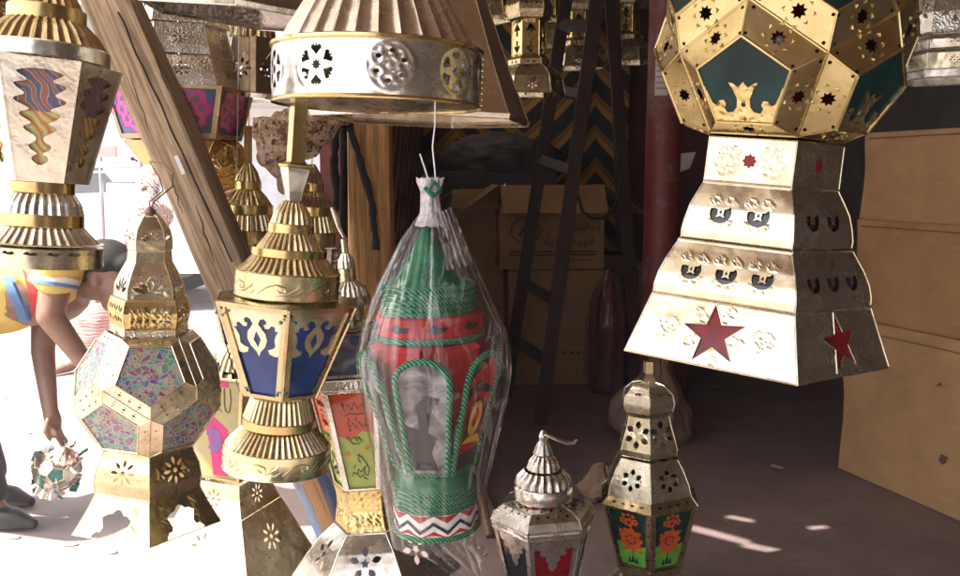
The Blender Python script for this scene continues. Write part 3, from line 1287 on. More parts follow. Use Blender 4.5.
# ---- print on the carton: round emblem, two lines of lettering, double bar
def text_mesh(body, size, mapf, name, mat, parent, align='CENTER', extr=.0006, mirror=False):
    cu = bpy.data.curves.new(name, 'FONT')
    cu.body = body
    cu.size = size
    cu.align_x = align
    tmp = bpy.data.objects.new('tmp', cu)
    COL.objects.link(tmp)
    bpy.context.view_layer.update()
    me = bpy.data.meshes.new_from_object(tmp.evaluated_get(bpy.context.evaluated_depsgraph_get()))
    bpy.data.objects.remove(tmp)
    f = MB()
    f.add([mapf(v_.co.x * (-1 if mirror else 1), v_.co.y, 0) for v_ in me.vertices], [list(p_.vertices) for p_ in me.polygons])
    bpy.data.meshes.remove(me)
    return part(name, f, mat, parent)


zc = (zt1 - zb1 - .02)
ff = lambda x, s, d: Vector((x * 1.1, -.2445 - d, s + zc * .5))
f = MB()
plate(f, circ(-.155, .055, .085, 32), ff, .0008, [circ(-.155, .055, .078, 32)])
plate(f, [(-.20, .02), (-.17, .075), (-.155, .06), (-.14, .085), (-.115, .02)], ff, .0008, [[(-.18, .03), (-.165, .055), (-.15, .03)]])
plate(f, [(-.25, -.082), (.25, -.082), (.25, -.074), (-.25, -.074)], ff, .0008)
plate(f, [(-.25, -.103), (.25, -.103), (.25, -.095), (-.25, -.095)], ff, .0008)
for i in range(16):
    plate(f, [(.02 + i * .013, -.135), (.028 + i * .013, -.135), (.028 + i * .013, -.128), (.02 + i * .013, -.128)], ff, .0008)
part('print', f, INK, c2)
text_mesh('\uFEFB\uFE91\uFEF4\uFECC\uFEE8\uFE9B', .085, lambda x, y, d: ff(x + .17, y + .055, .001), 'lettering', INK, c2)
text_mesh('\uFEA3\uFEF4\uFEEE\uFED3', .075, lambda x, y, d: ff(x + .17, y - .035, .001), 'lettering', INK, c2)
text_mesh('\uFE94\uFEF3\uFEE0\uFECB', .075, lambda x, y, d: ff(x + .01, y - .035, .001), 'lettering', INK, c2)
f = MB()
for k in range(3):
    c_ = .03 + k * .045
    plate(f, [(c_, .25), (c_ + .03, .25), (c_ + .015, .225)], lambda x, s, d: Vector((x, -.245 - d, s - .03)), .0008)
part('print', f, INK, c1)

# ---- black step ladder
LADM = plain('ladder_black', (.034, .020, .015), .75, .4, 15, .3)
lad = thing('step_ladder', 'tall black wooden step ladder standing open in front of the cartons', 'ladder', (0, 0, 0))


def bar(f, a, b_, wx, wy):
    d_ = Vector(b_) - Vector(a)
    z_ = d_.normalized()
    y_ = Vector((0, 1, 0))
    y_ = (y_ - z_ * y_.dot(z_)).normalized()
    x_ = y_.cross(z_)
    bevel_box(f, (Vector(a) + Vector(b_)) / 2, (wx, wy, d_.length), .004, Matrix((x_, y_, z_)).transposed())


fn, ff_ = ground_at(540, 425), ground_at(505, 398)
tn_, tf_ = W(597, 0, fn.y - .1), W(566, 0, ff_.y - .1)
ext = 1.22
tn2, tf2 = fn.lerp(tn_, ext), ff_.lerp(tf_, ext)
for a, b_ in ((fn, tn2), (ff_, tf2)):
    f = MB()
    bar(f, a, b_, .072, .035)
    part('rail', f, LADM, lad)
for i, (yn, yf) in enumerate(((358, 375 - 23), (294, 281), (163, 158), (90, 92), (25, 32))):
    tn_k = (425 - yn) / 425
    f = MB()
    a = fn.lerp(tn_, tn_k)
    b_ = ff_.lerp(tf_, tn_k + .0)
    bar(f, a + (a - b_) * .02, b_ + (b_ - a) * .02, .055, .04)
    part('rung', f, LADM, lad)
rb_n = ground_at(640, 396)
rb_f = ground_at(626, 372)
for a, tp in ((rb_n, W(606, -60, 4.9)), (rb_f, W(612, -60, 5.4))):
    f = MB()
    bar(f, a, tp, .066, .035)
    part('rail', f, LADM, lad)
for k in (.25, .50, .73, .9):
    f = MB()
    a = rb_n.lerp(W(606, -60, 4.9), k)
    b_ = rb_f.lerp(W(612, -60, 5.4), k)
    bar(f, a, b_, .05, .03)
    part('rung', f, LADM, lad)
f = MB()
tube(f, [W(578, 195, 4.75), W(583, 212, 4.74), W(592, 219, 4.74), W(604, 218, 4.76), W(616, 205, 4.8), W(622, 180, 4.85)], .009, 8)
part('cord', f, BLACK, lad, 60)

# ---- things piled at the back
GREYB = plain('slate_cloth', (.075, .066, .07), .85, .3, 8, .5, .01)


def blob(name, mat, c, size, seed, amp=.18, fr_=3.0, sub=5, flat_bottom=True, folds=0.0):
    bm = bmesh.new()
    bmesh.ops.create_icosphere(bm, subdivisions=sub, radius=1)
    for v_ in bm.verts:
        p_ = v_.co.copy()
        n_ = noise.noise(p_ * fr_ * .5 + Vector((seed, 0, 0))) + .5 * noise.noise(p_ * fr_ + Vector((0, seed, 0)))
        if folds:
            p_ = Vector((p_.x, p_.y, p_.z * .55)) + noise.noise_vector(p_ * 1.1 + Vector((seed, 3, 0))) * .45
            n_ += folds * (1 - abs(noise.noise(p_ * fr_ * 1.3 + Vector((seed, seed, 0)))) * 2.2) + folds * .35 * (1 - abs(noise.noise(p_ * fr_ * 2.7 + Vector((3, seed, 0)))) * 2.4)
        p_ = v_.co * (1 + amp * n_)
        if flat_bottom and p_.z < -.55:
            p_.z = -.55 + (p_.z + .55) * .1
        v_.co = Vector((p_.x * size[0], p_.y * size[1], p_.z * size[2]))
    bm.verts.index_update()
    f = MB().add([v_.co for v_ in bm.verts], [[v_.index for v_ in fc.verts] for fc in bm.faces])
    bm.free()
    o_ = part(name, f, mat, None, 80)
    o_.location = c
    return o_


wq = W(498, 160, 6.3)
tag(blob('cloth_bundle', GREYB, (wq.x, 6.3, wq.z - .02), (.42, .3, .19), 4, .2, 3, 5, True, .4), 'dark grey cloth bundle heaped on the slate crate at the back', 'bundle')
f = MB()
wq = W(478, 200, 6.15)
zt_ = W(0, 172, 6.3).z
bevel_box(f, (0, 0, zt_ / 2), (.86, .6, zt_ - .02), .02)
sc_ = part('slate_crate', f, plain('slate_board', (.065, .068, .08), .7, .3, 6, .2))
sc_.location = (wq.x + .12, 6.3, .014)
tag(sc_, 'slate grey crate with a faint red mark, behind the torn carton', 'crate')
f = MB()
bevel_box(f, (-.10, -.302, zt_ - .17), (.14, .006, .10), .002)
part('red_mark', f, plain('faded_red_mark', (.12, .02, .02), .8, .4, 30, 0), sc_)

# shiny lantern bits lying in the open carton
BR2 = BRASS
for i, (px, py) in enumerate(((505, 193), (513, 196), (521, 195), (534, 194))):
    f = MB()
    lathe(f, [(.004, .07), (.012, .055), (.024, .045), (.028, .02), (.034, .0), (.03, -.02)], 18, 9, .12)
    o_ = part('lantern_bit', f, BR2 if i % 2 else SILVER, None, 40)
    o_.location = W(px, py, YQ - .02)
    o_.rotation_euler = (R(30 * (i - 1)), R(25 * i), 0)
    tag(o_, ['little brass lantern bit leftmost in the open printed carton', 'little silver lantern bit second from left in the open carton', 'little brass lantern bit third from left in the open carton', 'little silver lantern bit rightmost in the open printed carton'][0] if False else
        ('small silver lantern bit at the left end of the row in the open carton', 'small brass lantern bit second in the row in the open carton', 'small silver lantern bit third in the row in the open carton', 'small brass lantern bit by the ladder rail in the open carton')[i], 'lantern bit', 'tin lantern bits in the open carton')

# red wares wrapped in clear plastic, between ladder and red post
m, t, b = new_mat('clear_wrap')
t.nodes.remove(b)
out = t.nodes['Material Output']
tr = N(t, 'ShaderNodeBsdfTransparent')
tr.inputs[0].default_value = (.96, .96, .96, 1)
gl = N(t, 'ShaderNodeBsdfGlossy')
gl.inputs['Roughness'].default_value = .08
df = N(t, 'ShaderNodeBsdfDiffuse')
df.inputs[0].default_value = (.85, .85, .87, 1)
lw = N(t, 'ShaderNodeLayerWeight')
lw.inputs[0].default_value = .32
v = obj_coords(t, (1, 1, .16))
nz_ = tnoise(t, v, 20, 2, .5, 1.0)
nz2 = tnoise(t, obj_coords(t, (1, 1, .6)), 11, 3, .5, .6)
crease = ramp(t, nz_, [(.53, (0, 0, 0)), (.565, (1, 1, 1)), (.585, (.08, .08, .08)), (.75, (0, 0, 0))])
for sh in (gl, df):
    bp = N(t, 'ShaderNodeBump')
    bp.inputs['Strength'].default_value = .8
    bp.inputs['Distance'].default_value = .012
    t.links.new(nz2, bp.inputs['Height'])
    bp2 = N(t, 'ShaderNodeBump')
    bp2.inputs['Strength'].default_value = .7
    bp2.inputs['Distance'].default_value = .006
    t.links.new(nz_, bp2.inputs['Height'])
    t.links.new(bp.outputs[0], bp2.inputs['Normal'])
    t.links.new(bp2.outputs[0], sh.inputs['Normal'])
fac = math_n(t, 'MINIMUM', math_n(t, 'ADD', math_n(t, 'MULTIPLY', lw.outputs['Facing'], .36), .03), .45)
mx = N(t, 'ShaderNodeMixShader')
t.links.new(fac, mx.inputs[0])
t.links.new(tr.outputs[0], mx.inputs[1])
t.links.new(gl.outputs[0], mx.inputs[2])
mx2 = N(t, 'ShaderNodeMixShader')
t.links.new(math_n(t, 'ADD', math_n(t, 'MULTIPLY', crease, .13), .001), mx2.inputs[0])
t.links.new(mx.outputs[0], mx2.inputs[1])
t.links.new(df.outputs[0], mx2.inputs[2])
t.links.new(mx2.outputs[0], out.inputs['Surface'])
WRAP = m

RAGRED = plain('deep_red_ware', (.11, .012, .014), .5, .6, 14, .5, .01)
wr = thing('wrapped_wares', 'dark red wares wrapped in shiny clear plastic standing left of the red post', 'wrapped goods', (0, 0, 0))
gq = ground_at(608, 392)
f = MB()
lathe(f, [(.11, 0), (.13, .1), (.12, .3), (.135, .36), (.12, .55), (.10, .62), (.05, .70), (.02, .75)], 30, 10, .14)
o_ = part('red_lantern', f, RAGRED, wr, 50)
o_.location = gq
f = MB()
pr = [(.125, .0), (.15, .12), (.145, .3), (.15, .45), (.13, .6), (.06, .72), (.025, .78), (.03, .83)]
vs_, seg = [], 48
lathe(f, pr, seg, 0, sub=5)
f.v = [(x * (1 + .10 * noise.noise((x * 9, y * 9, z * 2.5))), y * (1 + .10 * noise.noise((x * 9, y * 9, z * 2.5 + 4))), z) for x, y, z in f.v]
o_ = part('plastic_wrap', f, WRAP, wr, 80)
o_.location = gq
f = MB()
bevel_box(f, (gq.x + .0, gq.y + .28, .42), (.30, .2, .84), .02)
o_ = part('carton', f, plain('dark_red_carton', (.07, .02, .02), .7, .4, 9, .3))
tag(o_, 'dark red carton standing behind the plastic-wrapped red wares', 'carton')

# cloth sack at the foot of the red post, a folded rag beside it
RAG = plain('dusty_rag', (.24, .155, .11), .95, .25, 12, .5, .006)


def sack(prof, loc, seed, fold, label, squash=1.0):
    f = MB()
    lathe(f, curve_prof(prof, 7), 120)
    vv = []
    top = max(z for _, z in prof)
    for x, y, z in f.v:
        r_ = math.hypot(x, y) + 1e-9
        s, c_ = x / r_, y / r_
        u = z / top
        k1 = (1 - 2.2 * abs(noise.noise((s * 2.4 + seed, c_ * 2.4, u * 1.2)))) * fold * (.35 + u)
        k2 = noise.noise((s * 1.2, c_ * 1.2 + seed, u * 2)) * .28
        k3 = (1 - 2 * abs(noise.noise((s * 1.5, c_ * 1.5, u * 7 + seed)))) * .07
        q_ = 1 + k1 + k2 + k3
        vv.append((x * q_ + .05 * noise.noise((seed, 1, u * 2)), y * q_ * squash, max(z + .02 * noise.noise((s * 2, c_ * 2, seed)), .0)))
    f.v = vv
    o_ = part('cloth_sack', f, RAG, None, 80)
    o_.location = loc
    return tag(o_, label, 'sack')


gq = ground_at(661, 452)
sack([(.14, 0), (.17, .05), (.175, .13), (.15, .22), (.09, .30), (.05, .36), (.05, .42), (.085, .48), (.10, .50)], (gq.x, gq.y + .2, .012), 3, .16, 'dusty brown cloth sack slumped at the foot of the red post')
gq = ground_at(604, 500)
sack([(.08, 0), (.095, .03), (.09, .07), (.06, .11), (.025, .135), (.001, .14)], (gq.x, gq.y, .012), 8, .14, 'small crumpled brown sack lying on the floor left of the orange flower lantern', .8)

STICK = wood('brown_stick', (.13, .075, .045), (.24, .14, .085), (30, 30, 2))
for i, (a, b_) in enumerate((((466, 425), (490, 540)), ((476, 470), (500, 528)))):
    p0, p1 = ground_at(b_[0], b_[1]), W(a[0], a[1], ground_at(b_[0], b_[1]).y + .55)
    p0.z = .012
    f = MB()
    tube(f, [Vector((0, 0, 0)), (p1 - p0) * .5, p1 - p0], [.016, .015, .013], 7)
    o_ = part('wooden_stick', f, STICK, None, 40)
    o_.location = p0
    tag(o_, ('longer brown stick leaning behind the plastic-bagged lantern', 'shorter brown stick beside the plastic bag, near the silver floor lantern')[i], 'stick', 'sticks on the shop floor')

# ------------------------------------------------------------------ glass and paint
BLUEG = glass_paint('blue_glass', (.012, .035, .16), .7, 9)
DGREEN = glass_paint('bottle_green_glass', (.004, .026, .026), .5, 12, .3)
REDG = glass_paint('red_glass', (.24, .008, .016), .35, 30)
REDD = glass_paint('deep_red_glass', (.17, .005, .014), .35, 30)
for m_ in (REDG, REDD, DGREEN):
    m_.node_tree.nodes['Principled BSDF'].inputs['Specular IOR Level'].default_value = .2
BLACKG = glass_paint('dark_glass', (.015, .014, .020), .4, 20)


def glitter(name, pal, scale=210):
    """printed arabesque film: small coloured rosettes and curls on a pale ground"""
    m, t, b = new_mat(name)
    v = obj_coords(t)
    wn = N(t, 'ShaderNodeTexNoise')
    wn.inputs['Scale'].default_value = 40
    t.links.new(v, wn.inputs['Vector'])
    vm = N(t, 'ShaderNodeMixRGB', blend_type='LINEAR_LIGHT')
    vm.inputs[0].default_value = .010
    t.links.new(v, vm.inputs[1])
    t.links.new(wn.outputs['Color'], vm.inputs[2])
    vo = N(t, 'ShaderNodeTexVoronoi')
    vo.inputs['Scale'].default_value = scale * .42
    t.links.new(vm.outputs[0], vo.inputs['Vector'])
    sp = N(t, 'ShaderNodeSeparateColor')
    t.links.new(vo.outputs['Color'], sp.inputs[0])
    st_ = [(i / len(pal), c) for i, c in enumerate(pal)]
    c1 = ramp(t, sp.outputs[0], st_, 'CONSTANT')
    c2 = ramp(t, sp.outputs[1], [(p_, c_) for (p_, _), (_, c_) in zip(st_, st_[3:] + st_[:3])], 'CONSTANT')
    ringf = ramp(t, math_n(t, 'FRACT', math_n(t, 'MULTIPLY', vo.outputs['Distance'], 3.4)), [(.30, (0, 0, 0)), (.40, (1, 1, 1))])
    c = mixc(t, ringf, c1, c2)
    vo2 = N(t, 'ShaderNodeTexVoronoi', feature='DISTANCE_TO_EDGE')
    vo2.inputs['Scale'].default_value = scale * .42
    t.links.new(vm.outputs[0], vo2.inputs['Vector'])
    c = mixc(t, ramp(t, vo2.outputs[0], [(.05, (1, 1, 1)), (.10, (0, 0, 0))]), c, (.36, .34, .28))
    t.links.new(c, b.inputs['Base Color'])
    b.inputs['Roughness'].default_value = .25
    bump(t, b, vo.outputs['Distance'], .4, .002)
    return m


GLIT = glitter('glitter_glass', [(.05, .30, .20), (.26, .03, .14), (.10, .34, .28), (.30, .26, .08), (.13, .06, .24), (.35, .10, .15), (.04, .20, .26), (.40, .36, .25)])

# ------------------------------------------------------------------ lanterns: fluted brass lantern with blue panels (centre left)
YH = 1.34
F = Fr(281, YH, 390)
t_ = thing('brass_lantern', 'brass hanging lantern with blue glass panels under a fluted round cap', 'lantern', F.o, F.rot(0, 3.4), 'hanging tin lanterns')
f = MB()
p = F.p([(52.5, 302), (52.5, 276)])
lathe(f, [p[0], (p[0][0] * 1.02, p[0][1] + .001)] + [(p[0][0], p[0][1] + .002), p[1], (p[1][0] * 1.02, p[1][1]), (p[1][0] * .98, p[1][1] + .002)], 72)
part('cap_band', f, metal('tin_brass_greenish', (.76, .69, .42), .25), t_, 35)


def swirl_band(fr_, R_, py0, py1, n, parent, mat, phase=0.0):
    """raised scroll pattern on a round band"""
    f = MB()
    hw_ = R_ / fr_.r(1)
    z0, z1 = fr_.z(py0, hw_), fr_.z(py1, hw_)
    h = z1 - z0
    for k in range(n):
        a0 = phase + 2 * PI * k / n
        wd = 2 * PI / n
        for q in ([(0, .2), (.2, .55), (.42, .72), (.6, .6), (.62, .42), (.5, .36), (.44, .5)], [(.15, .18), (.4, .2), (.65, .28), (.85, .55), (.9, .75)], [(.70, .2), (.85, .22), (.96, .4)]):
            P = [(R_ * math.sin(a0 + wd * x), -R_ * math.cos(a0 + wd * x), z0 + h * y) for x, y in q]
            tube(f, P, [.0006] + [.0016] * (len(P) - 2) + [.0006], 6)
    return part('embossing', f, mat, parent, 60)


cb = [o_ for o_ in t_.children if o_.name.startswith('cap_band')][0]
swirl_band(F, p[0][0] * .996, 300, 279, 7, cb, PALE, .3)
f = MB()
lathe(f, F.p([(53, 277), (44, 268), (37, 258)]), flutes=44, amp=.05, sub=4)
lathe(f, F.p([(37, 257), (30, 244), (22.5, 233)]), flutes=34, amp=.07, sub=4)
lathe(f, F.p([(22, 225), (18, 212), (12, 203), (8, 200)]), flutes=22, amp=.10, sub=4)
part('fluted_cap', f, BRASS, t_, 30)
rings(t_, F, [(38, 250, 259), (23, 224, 234)], GOLD)
f = MB()
tier(f, 4, R(20), F.p([(8.5, 200), (10, 190), (15, 172), (16, 167)]), grid=.004, bead=.0008)
part('neck', f, SILVER, t_)
f = MB()
q = F.p([(10, 167), (10, 88)])
tier(f, 4, R(20), [q[0], q[1]])
tier(f, 4, R(20), F.p([(17, 167), (19, 164), (11, 161)]))
part('hanging_strap', f, GOLD, t_)


def blue_orn(go, f, inset, L, wat, k):
    """tin tracery over the upper half of the glass, a pierced drop in the middle"""
    wt_ = inset[2][0]
    top = inset[2][1]
    h = top - inset[0][1]
    w_ = lambda s: wat(s) / 2 - (wat(0) / 2 - inset[1][0]) + .0015
    y = lambda q: inset[0][1] + h * q
    o = MB()
    half = [(0, .46), (.10, .52), (.30, .58), (.40, .66), (.34, .74), (.18, .80), (.10, .84), (.16, .89), (.30, .91), (.40, .88), (.38, .84), (.30, .845),
            (.34, .80), (.48, .80), (.58, .84), (.70, .83), (.72, .78), (.84, .78), (.76, .74), (.70, .68), (.74, .60), (.62, .57), (.42, .55), (.50, .50), (.75, .48), (1.02, .50), (1.02, 1.03)]
    out = [(x * w_(y(q)), y(q)) for x, q in half]
    out = out + [(-x, q) for x, q in out[::-1] if x > 0]
    hl = [(0, y(.57)), (.13 * wt_, y(.66)), (0, y(.76)), (-.13 * wt_, y(.66))]
    plate(o, out, f, .0012, [hl], d0=-.0022)
    part('tracery', o, PALE, go)


def rivet6(wb, wt, L):
    out = []
    for sx in (-1, 1):
        out.append(circ(sx * (wt / 2 - .006), L - .010, .0026, 8))
        out.append(circ(sx * (wb / 2 - .005), .011, .0026, 8))
    return out


z0_, z1_ = F.z(399, 36), F.z(307, 68)
glazed(t_, 6, R(31), F.r(77), z1_, F.r(40), z0_, (.006, .008, .010), BRASS, BLUEG, orn=blue_orn, post=.0035, rivets=rivet6)
f = MB()
lathe(f, [(F.r(76), z1_), (F.r(52), z1_ + .004)], 6)
ang = R(31) + PI / 6
f.v = [(x * math.cos(ang) - y * math.sin(ang), x * math.sin(ang) + y * math.cos(ang), z) for x, y, z in f.v]
part('shoulder', f, BRASS, t_)
# teal and dark gems on the frame
GEM = glass_paint('teal_gem', (.01, .18, .17), .2, 40)
f = MB()
for k in range(6):
    for zz, rr in ((z1_ - .020, 75.0), (z0_ + .014, 43.0)):
        a = R(31) + PI / 6 + PI / 3 * k
        for da in (-.09, .09):
            c_ = Vector((math.sin(a + da) * F.r(rr) * .985, -math.cos(a + da) * F.r(rr) * .985, zz))
            lathe_c = [(c_ + Vector((math.cos(2 * PI * j / 8) * .0032 * math.cos(a), math.cos(2 * PI * j / 8) * .0032 * math.sin(a), math.sin(2 * PI * j / 8) * .0032))) for j in range(8)]
            tip = c_ + Vector((math.sin(a), -math.cos(a), 0)) * .004
            f.add(lathe_c + [tip], [(j, (j + 1) % 8, 8) for j in range(8)])
part('gem', f, GEM, t_)
f = MB()
lathe(f, F.p([(34, 400), (29, 402), (30, 404), (37, 427)]), flutes=40, amp=.06, sub=3)
lathe(f, F.p([(35, 433), (42, 442), (53, 457)]), flutes=52, amp=.05, sub=3)
part('fluted_foot', f, BRASS, t_, 30)
rings(t_, F, [(37.5, 425, 434)], GOLD)
f = MB()
q = F.p([(53, 456), (54, 457), (53, 478), (54, 480), (52, 480)])
lathe(f, q, 80)
fb_ = part('foot_band', f, metal('tin_brass_light', (.82, .73, .45), .22), t_, 35)
swirl_band(F, q[1][0] * .992, 478, 458, 8, fb_, PALE, .1)

# ------------------------------------------------------------------ pale painted-glass lantern at the left edge
YA = 1.28
F = Fr(44, YA, 150)
t_ = thing('pale_lantern', 'pale tin lantern with painted glass panels hanging at the left edge', 'lantern', F.o, F.rot(0, .8), 'hanging tin lanterns')
f = MB()
lathe(f, F.p([(66, 40), (54, 24), (42, 15)]), flutes=34, amp=.07, sub=4)
lathe(f, F.p([(38, 2), (30, -12), (14, -24), (4, -28)]), flutes=26, amp=.09, sub=4)
part('fluted_cap', f, BRASS, t_, 30)
rings(t_, F, [(41, 1, 17)], GOLD)
f = MB()
lathe(f, F.p([(66, 55), (67, 54), (67, 40), (65, 38.5)]), 72)
part('cap_band', f, SILVER, t_, 35)


def painted(name):
    m, t, b = new_mat(name)
    tc = N(t, 'ShaderNodeTexCoord')
    sp = N(t, 'ShaderNodeSeparateXYZ')
    t.links.new(tc.outputs['Object'], sp.inputs[0])
    v = obj_coords(t)
    wv = N(t, 'ShaderNodeTexWave', bands_direction='DIAGONAL')
    wv.inputs['Scale'].default_value = 38
    wv.inputs['Distortion'].default_value = 9
    wv.inputs['Detail'].default_value = 1.5
    wv.inputs['Detail Scale'].default_value = .7
    t.links.new(v, wv.inputs['Vector'])
    lines = ramp(t, wv.outputs['Fac'], [(.0, (.30, .11, .07)), (.40, (.28, .10, .07)), (.52, (.62, .48, .38)), (.66, (.10, .10, .17)), (1, (.09, .10, .19))])
    low = ramp(t, wv.outputs['Fac'], [(0, (.48, .14, .05)), (.5, (.62, .40, .08)), (.75, (.35, .50, .10)), (1, (.62, .50, .30))])
    c = mixc(t, math_n(t, 'GREATER_THAN', sp.outputs['Z'], PZ), low, lines)
    t.links.new(c, b.inputs['Base Color'])
    b.inputs['Roughness'].default_value = .15
    return m


PZ = F.z(112, 50)
PAINT = painted('painted_glass')


def wavy_hole(inset, L):
    """ragged calligraphic opening: deep lobes on both sides"""
    b0, t0 = inset[0][1] + .10 * L, inset[2][1] - .05 * L
    pr = [(.0, .10), (.05, .34), (.09, .30), (.12, .12), (.17, .40), (.21, .42), (.25, .18), (.30, .16), (.36, .52), (.40, .56), (.44, .30), (.50, .62), (.54, .66), (.585, .34),
          (.65, .76), (.69, .78), (.735, .46), (.80, .70), (.84, .72), (.88, .36), (.94, .62), (.97, .58), (1.0, .20)]
    pr = [(q, x) for q, x in curve_prof(pr, 4)]
    out = []
    for q, x in pr:
        s = b0 + (t0 - b0) * q
        wd = inset[1][0] + (inset[2][0] - inset[1][0]) * (s - inset[0][1]) / (inset[2][1] - inset[0][1])
        out.append((max(x, .05) * wd * 1.12, s))
    return [out + [(-x, s) for x, s in out[::-1]]]


zb_, zt_ = F.z(182, 40), F.z(57, 65)
glazed(t_, 6, R(-5), F.r(75), zt_, F.r(44), zb_, .007, metal('tin_white_silver', (.82, .79, .72), .3, .10, 200, .12), PAINT, hole=wavy_hole, post=.0028)
f = MB()
lathe(f, [(F.r(75), zt_), (F.r(60), zt_ + .003)], 6)
a_ = R(-5) + PI / 6
f.v = [(x * math.cos(a_) - y * math.sin(a_), x * math.sin(a_) + y * math.cos(a_), z) for x, y, z in f.v]
part('shoulder', f, PALE, t_)
rings(t_, F, [(33, 182, 194), (43, 215, 228)], GOLD)
f = MB()
lathe(f, F.p([(33, 194), (40, 204), (43, 216)]), flutes=30, amp=.06, sub=3)
lathe(f, F.p([(42, 227), (50, 236), (60, 246)]), flutes=40, amp=.05, sub=3)
part('fluted_foot', f, SILVER, t_, 30)
f = MB()
Rb_ = F.r(63)
z0_, z1_ = F.z(269, 63), F.z(246, 63)
H_ = z1_ - z0_
hs = []
for k in range(18):
    c_ = -PI * Rb_ + (k + .5) * 2 * PI * Rb_ / 18
    hs.append([(c_ - .010, H_ * .62), (c_ - .004, H_ * .74), (c_, H_ * .66), (c_ + .006, H_ * .72), (c_ + .010, H_ * .62), (c_ + .004, H_ * .55), (c_ - .002, H_ * .58)])
sheet(f, [(-PI * Rb_, 0), (PI * Rb_, 0), (PI * Rb_, H_), (-PI * Rb_, H_)], hs, lambda x, s, d: Vector((Rb_ * math.sin(x / Rb_), -Rb_ * math.cos(x / Rb_), z0_ + s)), .006)
lathe(f, [(Rb_ * 1.012, z0_ - .001), (Rb_ * 1.012, z0_ + .003), (Rb_, z0_ + .003)], 72)
lathe(f, [(Rb_, z1_ - .001), (Rb_ * 1.01, z1_), (Rb_ * .95, z1_ + .001)], 72)
part('foot_band', f, PALE, t_, 35)
wire_up(t_, F.z(-28), 2.6 - F.o.z, STEEL)

# ------------------------------------------------------------------ the big drum at the top (bottom of a hanging lantern)
YBG = 1.36
F = Fr(378, YBG, 66)
t_ = thing('drum_lantern', 'large silver lantern with a flower-pierced round drum, hanging at top centre', 'lantern', F.o, F.rot(0, .8), 'hanging tin lanterns')
Rb_ = F.r(101)
z0_, z1_ = F.z(98, 101), F.z(38, 101)
H_ = z1_ - z0_
f = MB()
hs, rel = [], []
for k in range(9):
    a = R(-70 + 38 * k)
    if a > PI:
        a -= 2 * PI
    c_ = a * Rb_
    if abs(c_) > PI * Rb_ - .035:
        continue
    if k % 2 == 1 or k == 0:
        hs += [[(x, y) for x, y in q_] for q_ in heart_flower(c_, H_ * .52, H_ * .37)]
        rel += [(c_, H_ * .52, H_ * .40, .003, .0012)]
    else:
        for j in range(6):
            aa = 2 * PI * j / 6 + .4
            hs.append(circ(c_ + math.cos(aa) * H_ * .25, H_ * .52 + math.sin(aa) * H_ * .25, H_ * .055, 8, H_ * .04))
        rel += curls(c_, H_ * .52, H_ * .44, 7, .0022) + [(c_, H_ * .52, H_ * .40, .003, .002)]
kk = a
# keep odd motif order: flower - disc - flower to either side of the front
sheet(f, [(-PI * Rb_, 0), (PI * Rb_, 0), (PI * Rb_, H_), (-PI * Rb_, H_)], hs,
      lambda x, s, d: Vector(((Rb_ + d) * math.sin(x / Rb_), -(Rb_ + d) * math.cos(x / Rb_), z0_ + s)), .0032, ring_relief(rel))
part('drum', f, SILVER, t_, 60)
f = MB()
lathe(f, [(Rb_ * 1.006, z0_ - .002), (Rb_ * 1.012, z0_), (Rb_ * 1.006, z0_ + .003), (Rb_, z0_ + .004)], 96)
lathe(f, [(Rb_ * 1.0, z1_ - .004), (Rb_ * 1.02, z1_ - .001), (Rb_ * 1.02, z1_ + .003), (Rb_ * .99, z1_ + .005)], 96)
part('rim', f, GOLD, t_, 40)
f = MB()
lathe(f, F.p([(100, 36), (88, 14), (76, -6), (66, -22)]), flutes=30, amp=.055, sub=3, power=.6)
lathe(f, F.p([(64, -40), (52, -60), (36, -78), (12, -88), (4, -96)]), flutes=26, amp=.08, sub=3)
part('fluted_skirt', f, SILVER, t_, 30)
f = MB()
lathe(f, F.p([(66, -22), (68, -24), (68, -40), (64, -41)]), 72)
part('ring', f, BRASS, t_, 35)
f = MB()
aa = R(78)
for i in range(9):
    c_ = Vector((Rb_ * 1.004 * math.sin(aa), -Rb_ * 1.004 * math.cos(aa), z0_ + H_ * (i + .6) / 9.4))
    bevel_box(f, c_, (.007, .007, H_ / 11), .0018)
part('seam', f, BRASS, t_)
wire_up(t_, F.z(-96), 2.6 - F.o.z, STEEL)

# ------------------------------------------------------------------ flared dark skirts behind it
def skirt_lantern(cx, Y, py0, rot, n, prof_b, label, mat, roll=0.0, tilt=0.0, holes=None, top=None):
    F = Fr(cx, Y, py0, 0.0)
    t_ = thing('flared_lantern', label, 'lantern', F.o, (tilt, roll, -F.va), 'hanging tin lanterns')
    f = MB()
    tier(f, n, rot, F.p(prof_b), holes, grid=.012 if holes else None, bead=.0012)
    part('skirt', f, mat, t_)
    b0 = F.p(prof_b)
    f = MB()
    tier(f, n, rot, [(b0[0][0] * 1.0, b0[0][1] - F.r(5)), (b0[0][0] * 1.015, b0[0][1])], bead=.001)
    part('rim', f, SILVER, t_)
    tp = prof_b[-1]
    f = MB()
    tier(f, n, rot, F.p([(tp[0] * .98, tp[1]), (tp[0] * .9, tp[1] - 40), (tp[0] * .95, tp[1] - 70)]), bead=.001)
    part('tower', f, mat, t_)
    f = MB()
    lathe(f, F.p([(tp[0] * .8, tp[1] - 70), (tp[0] * .5, tp[1] - 100), (3, tp[1] - 118)]), flutes=20, amp=.08, sub=3)
    part('fluted_cap', f, BRASS, t_, 30)
    wire_up(t_, F.z(tp[1] - 118), 2.6 - F.o.z, STEEL)
    return t_


